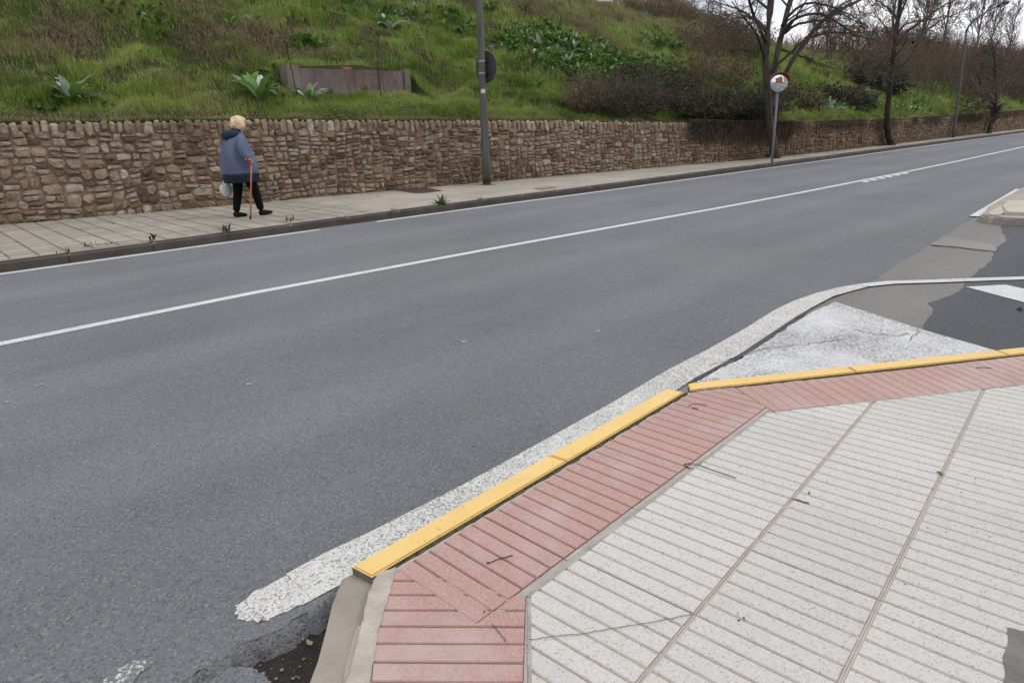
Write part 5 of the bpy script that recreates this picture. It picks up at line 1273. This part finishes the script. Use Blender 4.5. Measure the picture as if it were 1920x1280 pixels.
# convex mirror
mb = (*G(1447, 308, ZS), ZS); mz = 2.36
mt_ = thing('traffic_mirror', 'round convex traffic mirror with a red hood on a thin grey pole', 'traffic mirror', (mb[0], mb[1], mb[2]))
tube_obj('pole', [(0, 0, -.05), (-.02, 0, 1.2), (-.04, 0, 2.1), (-.04, 0, 2.34)], [.034]*4, 14, M_galv, mt_)
rest = Vector((-.72, -.68, -.06)).normalized(); q = rest.to_track_quat('X', 'Z')
hd = bpy.data.objects.new('mirror_head', None); 
K = 8; n = 40; Rm = .25; V = [(.055, 0, 0)]; F = []
for i in range(1, K+1):
    for k in range(n): r_ = Rm*i/K; V.append((.055*(1-(i/K)**2), r_*math.cos(2*math.pi*k/n), r_*math.sin(2*math.pi*k/n)))
F = [(0, 1+k, 1+(k+1) % n) for k in range(n)]+[(1+(i-1)*n+k, 1+i*n+k, 1+i*n+(k+1) % n, 1+(i-1)*n+(k+1) % n) for i in range(1, K) for k in range(n)]
me = mesh(V, F, True)
loc = Vector((-.04+rest.x*.09, rest.y*.09, mz-ZS-.02+.02))
m_ = link('mirror_glass', me, M_mirror, mt_, loc); m_.rotation_mode = 'QUATERNION'; m_.rotation_quaternion = q
V = []; F = []
for k in range(n+1):
    a = 2*math.pi*k/n; c_, s_ = math.cos(a), math.sin(a)
    for x_, r_ in ((-.05, Rm*.5), (-.03, Rm+.01), (.0, Rm+.008), (.004, Rm-.002)): V.append((x_, r_*c_, r_*s_))
F = [(4*k+q_, 4*k+4+q_, 4*k+5+q_, 4*k+1+q_) for k in range(n) for q_ in range(3)]+[tuple(4*k for k in range(n))]
b_ = link('back_shell', mesh(V, F, True), M_signback, mt_, loc); b_.rotation_mode = 'QUATERNION'; b_.rotation_quaternion = q
V = []; ah = np.linspace(R(5), R(175), 26)
for a in ah:
    e = math.sin(a)**.6; c_, s_ = math.cos(a), math.sin(a)
    for x_, r_ in ((-.02, Rm+.014), (-.02, Rm+.032), (.11*e, Rm+.034), (.11*e, Rm+.028), (.0, Rm+.014)): V.append((x_, r_*c_, r_*s_))
F = [(5*k+q_, 5*k+5+q_, 5*k+6+q_, 5*k+1+q_) for k in range(25) for q_ in range(4)]
h_ = link('hood', mesh(V, F, True), M_redrim, mt_, loc); h_.rotation_mode = 'QUATERNION'; h_.rotation_quaternion = q
link('clamp', box_me((-.04+rest.x*.03, rest.y*.03, mz-ZS-.0), (.09, .09, .12), .7, .01), M_galv, mt_)

# ================================================================== PERSON
def skin_mesh(name, verts, edges, radii, mat, parent, sub=2, root=0):
    me = bpy.data.meshes.new('m'); me.from_pydata(verts, edges, []); o = link(name, me, mat, parent)
    m = o.modifiers.new('Skin', 'SKIN'); m.use_smooth_shade = True
    sv = me.skin_vertices[0].data if me.skin_vertices else None
    if sv is None:
        bm = bmesh.new(); bm.from_mesh(me); bm.verts.layers.skin.verify(); bm.to_mesh(me); bm.free(); sv = me.skin_vertices[0].data
    for i, r_ in enumerate(radii): sv[i].radius = (r_, r_) if isinstance(r_, (int, float)) else r_; sv[i].use_root = (i == root)
    s = o.modifiers.new('Sub', 'SUBSURF'); s.levels = sub; s.render_levels = sub; return o
PX, PY = 4.62, 11.5; HD = R(6)
pe = thing('person', 'person with pale blonde hair and blue hooded coat walking with a stick', 'person', (PX, PY, ZS), HD)
def loc_of(P): 
    v = Vector((P[0]-PX, P[1]-PY, P[2]-ZS)); v.rotate(Matrix.Rotation(-HD, 3, 'Z')); return tuple(v)
hand = Vector(loc_of(AT(471, 304, 11.16)))
# joints (x forward, y left, z up)
bv = {'pel': (-.03, 0, .84), 'sp': (-.03, 0, 1.0), 'ch': (-.02, 0, 1.18), 'nk0': (.02, 0, 1.33), 'nk': (.045, 0, 1.40), 'hd': (.07, 0, 1.47), 'hd2': (.075, 0, 1.54),
      'hR': (-.02, -.09, .80), 'kR': (.13, -.095, .47), 'aR': (.20, -.09, .10), 'hL': (-.03, .09, .80), 'kL': (-.06, .09, .46), 'aL': (-.16, .09, .11),
      'shR': (-.01, -.15, 1.28), 'eR': (-.03, -.245, 1.06), 'wR': (hand.x-.05, hand.y+.03, hand.z+.02), 'shL': (-.01, .15, 1.28), 'eL': (-.07, .235, 1.05), 'wL': (-.17, .21, .83)}
nm = list(bv); E_ = [('pel', 'sp'), ('sp', 'ch'), ('ch', 'nk0'), ('nk0', 'nk'), ('nk', 'hd'), ('hd', 'hd2'), ('pel', 'hR'), ('hR', 'kR'), ('kR', 'aR'), ('pel', 'hL'), ('hL', 'kL'), ('kL', 'aL'), ('nk0', 'shR'), ('shR', 'eR'), ('eR', 'wR'), ('nk0', 'shL'), ('shL', 'eL'), ('eL', 'wL')]
rad = {'pel': .14, 'sp': .135, 'ch': .14, 'nk0': .10, 'nk': .055, 'hd': .082, 'hd2': .075, 'hR': .095, 'kR': .06, 'aR': .042, 'hL': .095, 'kL': .06, 'aL': .042, 'shR': .04, 'eR': .03, 'wR': .026, 'shL': .04, 'eL': .03, 'wL': .028}
skin_mesh('body', [bv[k] for k in nm], [(nm.index(a), nm.index(b)) for a, b in E_], [rad[k] for k in nm], M_skin, pe)
def off(P, d): return tuple(np.array(P)+np.array(d))
# trousers: loose, slightly wrinkled
tv = [(-.03, 0, .86), (-.02, -.085, .78), (.065, -.093, .62), (.135, -.095, .47), (.165, -.093, .30), (.205, -.09, .085), (-.03, .085, .78), (-.05, .09, .62), (-.065, .09, .46), (-.11, .09, .28), (-.16, .09, .085)]
skin_mesh('trousers', tv, [(0, 1), (1, 2), (2, 3), (3, 4), (4, 5), (0, 6), (6, 7), (7, 8), (8, 9), (9, 10)], [.15, .12, .098, .085, .072, .060, .12, .098, .085, .072, .060], M_trou, pe)
def shoe(x, y, z, yaw, pitch):
    V = [(-.09, 0, .05), (-.02, 0, .055), (.06, 0, .04), (.13, 0, .032), (.175, 0, .03)]; o = skin_mesh('shoe', V, [(0, 1), (1, 2), (2, 3), (3, 4)], [(.042, .05), (.044, .055), (.043, .042), (.038, .03), (.02, .018)], M_shoe, pe)
    o.location = (x, y, z); o.rotation_euler = (0, pitch, yaw); return o
shoe(.24, -.09, .0, -.05, -.06); shoe(-.135, .09, .0, .05, .03)
# coat: lofted rings
def loft(name, rings, mat, n=36, wr=.012, seed=1, capt=False):
    r = np.random.default_rng(seed); V = []; ph = r.random(8)*6.28
    for k, (cx, cy, z, ax, ay) in enumerate(rings):
        for i in range(n):
            a = 2*math.pi*i/n; w = 1+wr/.2*(math.sin(5*a+ph[0]+z*5)+.6*math.sin(9*a+ph[1]-z*9)+.5*math.sin(3*a+ph[2]+z*14))*min(1, k/3)
            V.append((cx+ax*w*math.copysign(abs(math.cos(a))**.85, math.cos(a)), cy+ay*w*math.copysign(abs(math.sin(a))**.85, math.sin(a)), z))
    F = [(k*n+i, k*n+(i+1) % n, (k+1)*n+(i+1) % n, (k+1)*n+i) for k in range(len(rings)-1) for i in range(n)]
    if capt: F.append(tuple(range(n))[::-1])
    o = link(name, mesh(V, F, True), mat, pe); s = o.modifiers.new('S', 'SOLIDIFY'); s.thickness = .012; m = o.modifiers.new('Sub', 'SUBSURF'); m.levels = 1; m.render_levels = 1; return o
ring_up = [(.02, 0, 1.385, .075, .075), (.01, 0, 1.36, .09, .12), (-.01, 0, 1.31, .12, .165), (-.035, 0, 1.22, .18, .20), (-.045, 0, 1.11, .215, .22), (-.035, 0, 1.0, .25, .24), (-.02, 0, .88, .278, .25), (-.015, 0, .78, .285, .25), (-.015, 0, .715, .278, .247)]
loft('coat', ring_up, M_coat, wr=.011)
loft('coat_hem', [(-.015, 0, .73, .284, .252), (-.015, 0, .69, .282, .250), (-.02, 0, .64, .274, .246), (-.025, 0, .58, .262, .238)], M_navy, wr=.006, seed=2)
def sleeve(pts, rs, nm_='sleeve'): skin_mesh(nm_, pts, [(i, i+1) for i in range(len(pts)-1)], rs, M_coat, pe)
h3 = hand
sleeve([(.0, -.13, 1.315), (-.045, -.215, 1.23), (-.085, -.265, 1.12), (-.06, -.29, 1.035), ((-.02+h3.x-.05)/2, -.31, 1.0), (h3.x-.055, h3.y+.03, h3.z+.02)], [.078, .082, .078, .074, .062, .048])
sleeve([(-.01, .15, 1.31), (-.03, .225, 1.2), (-.07, .26, 1.07), (-.11, .25, .96), (-.16, .22, .86)], [.075, .078, .072, .064, .052])
# hood: folded behind the neck
skin_mesh('hood', [(.0, -.115, 1.375), (-.09, -.10, 1.365), (-.175, -.035, 1.345), (-.175, .035, 1.345), (-.09, .10, 1.365), (.0, .115, 1.375)], [(0, 1), (1, 2), (2, 3), (3, 4), (4, 5)], [.045, .068, .085, .085, .068, .045], M_hood, pe)
skin_mesh('collar', [(.06, -.075, 1.385), (.0, -.085, 1.41), (-.045, 0, 1.425), (.0, .085, 1.41), (.06, .075, 1.385)], [(0, 1), (1, 2), (2, 3), (3, 4)], [.022, .03, .036, .03, .022], M_navy, pe)
# head: face + hair
hc = Vector((.095, 0, 1.495))
bm = bmesh.new(); bmesh.ops.create_uvsphere(bm, u_segments=28, v_segments=18, radius=1)
for v in bm.verts:
    p = v.co; x_, y_, z_ = p.x, p.y, p.z; p.x *= .094; p.y *= .074; p.z *= .112
    if z_ < -.2: p.x += .012*(-z_-.2); p.y *= 1-.28*(-z_-.2)
    if x_ > .5 and abs(y_) < .28 and -.25 < z_ < .15: p.x += .016*(1-abs(y_)/.28)*(1-abs(z_+.08)/.25 if abs(z_+.08) < .25 else 0)
    if x_ > .6 and abs(abs(y_)-.38) < .16 and abs(z_-.12) < .12: p.x -= .006
bmesh.ops.translate(bm, vec=hc, verts=bm.verts); link('head', bm_mesh(bm, True), M_skin, pe)
for s_ in (-1, 1):
    bm = bmesh.new(); bmesh.ops.create_uvsphere(bm, u_segments=8, v_segments=6, radius=.010); link('eye', bm_mesh(bm, True), M_eye, pe, tuple(hc+Vector((.078, s_*.028, .012))))
    bm = bmesh.new(); bmesh.ops.create_uvsphere(bm, u_segments=10, v_segments=8, radius=1); bmesh.ops.scale(bm, vec=(.016, .007, .027), verts=bm.verts); link('ear', bm_mesh(bm, True), M_skin, pe, tuple(hc+Vector((.0, s_*.076, -.005))))
link('mouth', box_me((0, 0, 0), (.012, .042, .010), 0, .004), M_lip, pe, tuple(hc+Vector((.083, 0, -.058))))
bm = bmesh.new(); bmesh.ops.create_icosphere(bm, subdivisions=4, radius=1)
for v in bm.verts:
    n_ = float(fnoise(v.co.x*3+5+v.co.z*2, v.co.y*3+v.co.z*3+9, 3)); x_, z_ = v.co.x, v.co.z
    n3_ = float(fnoise(v.co.x*9+5, v.co.y*9+v.co.z*4+9, 3)); k_ = 1+(n_-.5)*.5+(n3_-.5)*.16; sag = max(0, -v.co.x)*.25*max(0, .3-v.co.z); v.co = Vector((v.co.x*.116*k_-.02-sag*.06, v.co.y*.092*k_, v.co.z*.108*k_+.026-sag*.05))
dele = [v for v in bm.verts if (v.co.x > .045 and v.co.z < .045+.03*math.sin(v.co.y*90)) or (v.co.x > .0 and v.co.z < -.03) or (v.co.z < -.085)]
bmesh.ops.delete(bm, geom=dele, context='VERTS'); bmesh.ops.translate(bm, vec=hc, verts=bm.verts); ho = link('hair', bm_mesh(bm, True), M_hair, pe); s = ho.modifiers.new('S', 'SOLIDIFY'); s.thickness = -.02
# hands
def hand_mesh(name, w, dirv, curl, side, grip=None):
    """palm from wrist w along dirv, 4 fingers + thumb as one skinned chain tree"""
    d = Vector(dirv).normalized(); up = Vector((0, 0, 1)); lat = d.cross(up).normalized(); nrm = lat.cross(d).normalized(); w = Vector(w)
    V = [w, w+d*.05]; E2 = [(0, 1)]; Rr = [(.022, .026), (.02, .034)]
    for k, (o_, l) in enumerate(((-.026, .055), (-.009, .065), (.009, .062), (.026, .05))):
        p = w+d*.075+nrm*o_; b = len(V); V.append(p); E2.append((1, b)); Rr.append((.009, .009)); a = 0.
        for j in range(3):
            a += curl; q = p+(d*math.cos(a)+lat*side*math.sin(a))*l*(.45, .32, .23)[j]; V.append(q); E2.append((b, len(V)-1)); Rr.append((.0085-.0008*j,)*2); b = len(V)-1; p = q
    p = w+d*.02; b = len(V); V.append(p+nrm*.03+lat*side*.01); E2.append((0, b)); Rr.append((.01, .01)); V.append(p+nrm*.04+d*.035+lat*side*.03); E2.append((b, b+1)); Rr.append((.009, .009)); V.append(p+nrm*.03+d*.055+lat*side*.045); E2.append((b+1, b+2)); Rr.append((.008, .008))
    return skin_mesh(name, [tuple(v) for v in V], E2, Rr, M_skin, pe, 1)
hand_mesh('hand', (h3.x-.06, h3.y+.025, h3.z+.02), (1, -.35, -.1), .75, -1)
hand_mesh('hand', (-.17, .21, .83), (-.2, 0, -1), .6, 1)
# walking stick
tipw = (*G(470, 411, ZS), ZS); hw = AT(471, 304, 11.14)
ck = thing('walking_stick', 'orange-brown wooden walking stick held in the right hand and planted on the pavement', 'walking stick', tipw)
q1 = Vector((hw[0]-tipw[0], hw[1]-tipw[1], hw[2]-tipw[2])); tube_obj('shaft', [tuple(q1*t) for t in (.03, .3, .6, .96)], [.0125, .0125, .013, .0135], 10, M_cane, ck)
hp = [tuple(q1*.95), tuple(q1+Vector((0, 0, .0))), tuple(q1+Vector((-.008, 0, .03))), tuple(q1+Vector((-.035, 0, .048))), tuple(q1+Vector((-.075, .0, .045))), tuple(q1+Vector((-.10, 0, .03)))]
tube_obj('handle', hp, [.0135, .014, .015, .015, .015, .013], 10, M_cane, ck); lathe([(.017, 0), (.017, .035), (.013, .045)], 12, M_rub, 'rubber_tip', ck)
# plastic bag
bgp = AT(427, 350, 11.72); bg = thing('plastic_bag', 'white plastic carrier bag hanging from the left hand behind the dark trousers', 'bag', (bgp[0], bgp[1], bgp[2]-.12))
bm = bmesh.new(); bmesh.ops.create_icosphere(bm, subdivisions=4, radius=1)
for v in bm.verts:
    z_ = v.co.z; f = .55+.45*(1-max(0, z_))**.8 if z_ > 0 else 1; n_ = float(fnoise(v.co.x*2.5+3, v.co.y*2.5+z_*3, 3))-.5
    v.co = Vector((v.co.x*.105*f*(1+n_*.8)-.03, v.co.y*.06*f*(1+n_*.6), z_*.135+.085+n_*.02))
link('bag_body', bm_mesh(bm, True), M_bag, bg)
lh = Vector((-.185, .21, .76)); lh.rotate(Matrix.Rotation(HD, 3, 'Z')); lh = Vector((PX+lh.x-bgp[0], PY+lh.y-bgp[1], ZS+lh.z-(bgp[2]-.12)))
for s_ in (-1, 1): tube_obj('handle_loop', [(s_*.02, 0, .2), tuple((Vector((s_*.02, 0, .2))+lh)/2), tuple(lh)], [.012, .006, .005], 6, M_bag, bg)

# ================================================================== WEEDS AND LITTER
def weed(label, px, py, z, size, n, seed, spread=1., m=M_weed, name='kerb_weed'):
    x, y = G(px, py, z); r = np.random.default_rng(seed); L = []
    for k in range(n):
        V, F, a = leaf_me(r, size*r.uniform(.5, 1.1), size*.10, False); th = r.random()*6.28; c_, s_ = math.cos(th), math.sin(th); V = V@np.array([[c_, s_, 0], [-s_, c_, 0], [0, 0, 1]])+np.array([r.normal(0, .02*spread), r.normal(0, .012), 0]); L.append((V, F, r.random()*np.ones(len(V))))
    V, F, a = joinVF(L); return tag(link(name, np_mesh(V, F, True, a), m, None, (x, y, z-.005)), label, 'weed')
weed('tiny weed in the leftmost visible joint of the far kerb', 124, 474, .12, .09, 9, 1, 2)
weed('low green weed along the kerb between the two leftmost kerb joints', 168, 462, .12, .09, 12, 2, 2.5)
weed('very low flat weed just right of the low green weed on the kerb', 192, 459.5, .12, .06, 14, 12, 5)
weed('reddish-tipped weed growing in the kerb joint left of the walking person', 287, 451, .12, .15, 9, 3, 2)
weed('bushy little weed in the kerb joint below the walking person', 425, 436, .12, .17, 18, 4, 1.2)
weed('small sprawling weed on the kerb just right of the person', 545, 415, .12, .12, 12, 5, 2.5)
weed('dark green weed growing out of the kerb foot in front of the dark pit', 826, 389, .06, .26, 26, 6, 1.5)
weed('faint small weed at the kerb between the pit and the lamp pole', 737, 397, .12, .1, 8, 7, 3)
weed('tiny weed on the kerb beneath the lamp pole', 900, 375, .12, .1, 7, 8)
weed('green tuft at the foot of the double-trunked tree by the wall', 1440, 296, .12, .35, 20, 9, 6)
def leaf_litter(label, px, py, z, s, m, seed, name='fallen_leaf'):
    x, y = G(px, py, z); r = np.random.default_rng(seed); n = 9; V = [(0, 0, .25*s)]
    for k in range(n): a = 2*math.pi*k/n; rr_ = s*(1.4 if k == 0 else r.uniform(.55, 1.)); V.append((rr_*math.cos(a), rr_*math.sin(a)*.6, r.uniform(0, .45)*s))
    me = mesh(V, [(0, 1+k, 1+(k+1) % n) for k in range(n)]); o = link(name, me, m, None, (x, y, z+.001)); o.rotation_euler = (r.normal(0, .2), r.normal(0, .2), r.random()*6.28); s_ = o.modifiers.new('S', 'SOLIDIFY'); s_.thickness = .0008
    return tag(o, label, 'leaf')
leaf_litter('pale dry leaf standing on the dark earth in the hole beside the dropped kerb', 582, 1206, -.045, .016, M_paleleaf, 1)
leaf_litter('green-grey fallen leaf on the joint between two white tile columns', 1764, 889, ZS, .016, M_grnleaf, 2)
leaf_litter('tiny bright green leaf scrap on a white tile near the bottom', 1386, 1163, ZS, .005, M_weed, 3)
leaf_litter('small black crumb beside the bright green leaf scrap', 1395, 1159, ZS, .006, M_rub, 4, 'crumb')
leaf_litter('small dark crumb on the white tile right of the dark joint stain', 1517, 925, ZS, .008, M_deadleaf, 5, 'crumb')
leaf_litter('dry brown leaf with a curled end on the red tiles near the yellow kerb tip', 916, 1056, ZS, .013, M_deadleaf, 6)
leaf_litter('brown leaf crumb on the worn white line near its end', 490, 1163, .004, .009, M_deadleaf, 7)
leaf_litter('tiny black stone on the red tile nearest the kerb tip', 866, 1032, ZS+.002, .004, M_rub, 8, 'crumb')
leaf_litter('dark crumb on the red tile at its lower corner', 908, 1146, ZS+.002, .004, M_rub, 9, 'crumb')
leaf_litter('small red scrap lying on the dark road at the left', 408, 970, .0, .006, M_redrim, 10, 'scrap')
leaf_litter('black scrap of litter on the dark new asphalt at the right edge', 1912, 581, .008, .045, M_rub, 11, 'scrap')
rq = np.random.default_rng(9)
def s_tiles(r):
    x, y = .8+3.2*r.random(), -.1+1.6*r.random(); return x, y, ZS
V, F = gravel(150, s_tiles, .0008, .0035, 18)
tag(link('tile_grit', np_mesh(V, F), M_rub), 'tiny dark crumbs scattered over the pale and red tiles', 'grit', kind='stuff')
def twig(label, pts, z, r_, m=M_dark_stalk):
    P = [(*G(a, b, z), z+dz) for a, b, dz in pts]; V, F, a = tubes(np.array([P]), np.full((1, len(P)), r_), 5, tint=np.array([.3])); return tag(link('twig', np_mesh(V, F, True, a), m), label, 'twig')
twig('thin reddish twig lying on the red tiles near the yellow kerb tip', [(921, 1055, .004), (935, 1050, .006), (948, 1047, .006), (961, 1042, .004)], ZS, .0016)
twig('black twig on the red tiles just below the kerb corner', [(1290, 762, .004), (1300, 760, .008), (1312, 759, .006), (1325, 760, .004)], ZS, .0013)
twig('short thick black twig right of the other one below the kerb corner', [(1297, 765, .004), (1304, 767, .005), (1309, 768, .004)], ZS, .002)
twig('straight thin twig on the pink tiles near the right edge', [(1830, 690, .004), (1845, 690.5, .006), (1858, 691, .004)], ZS, .0022)
# dead leaves on the far pavement
pv = [(205, 417, 'left'), (212, 420, 'middle'), (242, 419, 'right')]
for k_, (a, b, r_) in enumerate([(468, 720, .035), (75, 722, .03), (12, 754, .02), (770, 911, .012), (545, 1085, .01), (1120, 620, .03), (870, 640, .03)]):
    x_, y_ = G(a, b); rj = np.random.default_rng(k_); link('paint_fleck', sheet([(x_+r_*math.cos(q_)*rj.uniform(.5, 1.2), y_+r_*.6*math.sin(q_)*rj.uniform(.5, 1.2)) for q_ in np.linspace(0, 6.28, 10)[:-1]], .003), M_line_scrap, rd)
for a, b, w in pv: leaf_litter(f'small dead brown leaf on the far pavement below the wall, {w} of three', a, b, ZS, .04, M_deadleaf, a)

# ------------------------------------------------------------------ render settings
S.render.engine = 'CYCLES'
S.cycles.max_bounces = 6
S.render.resolution_x = 1024; S.render.resolution_y = 682
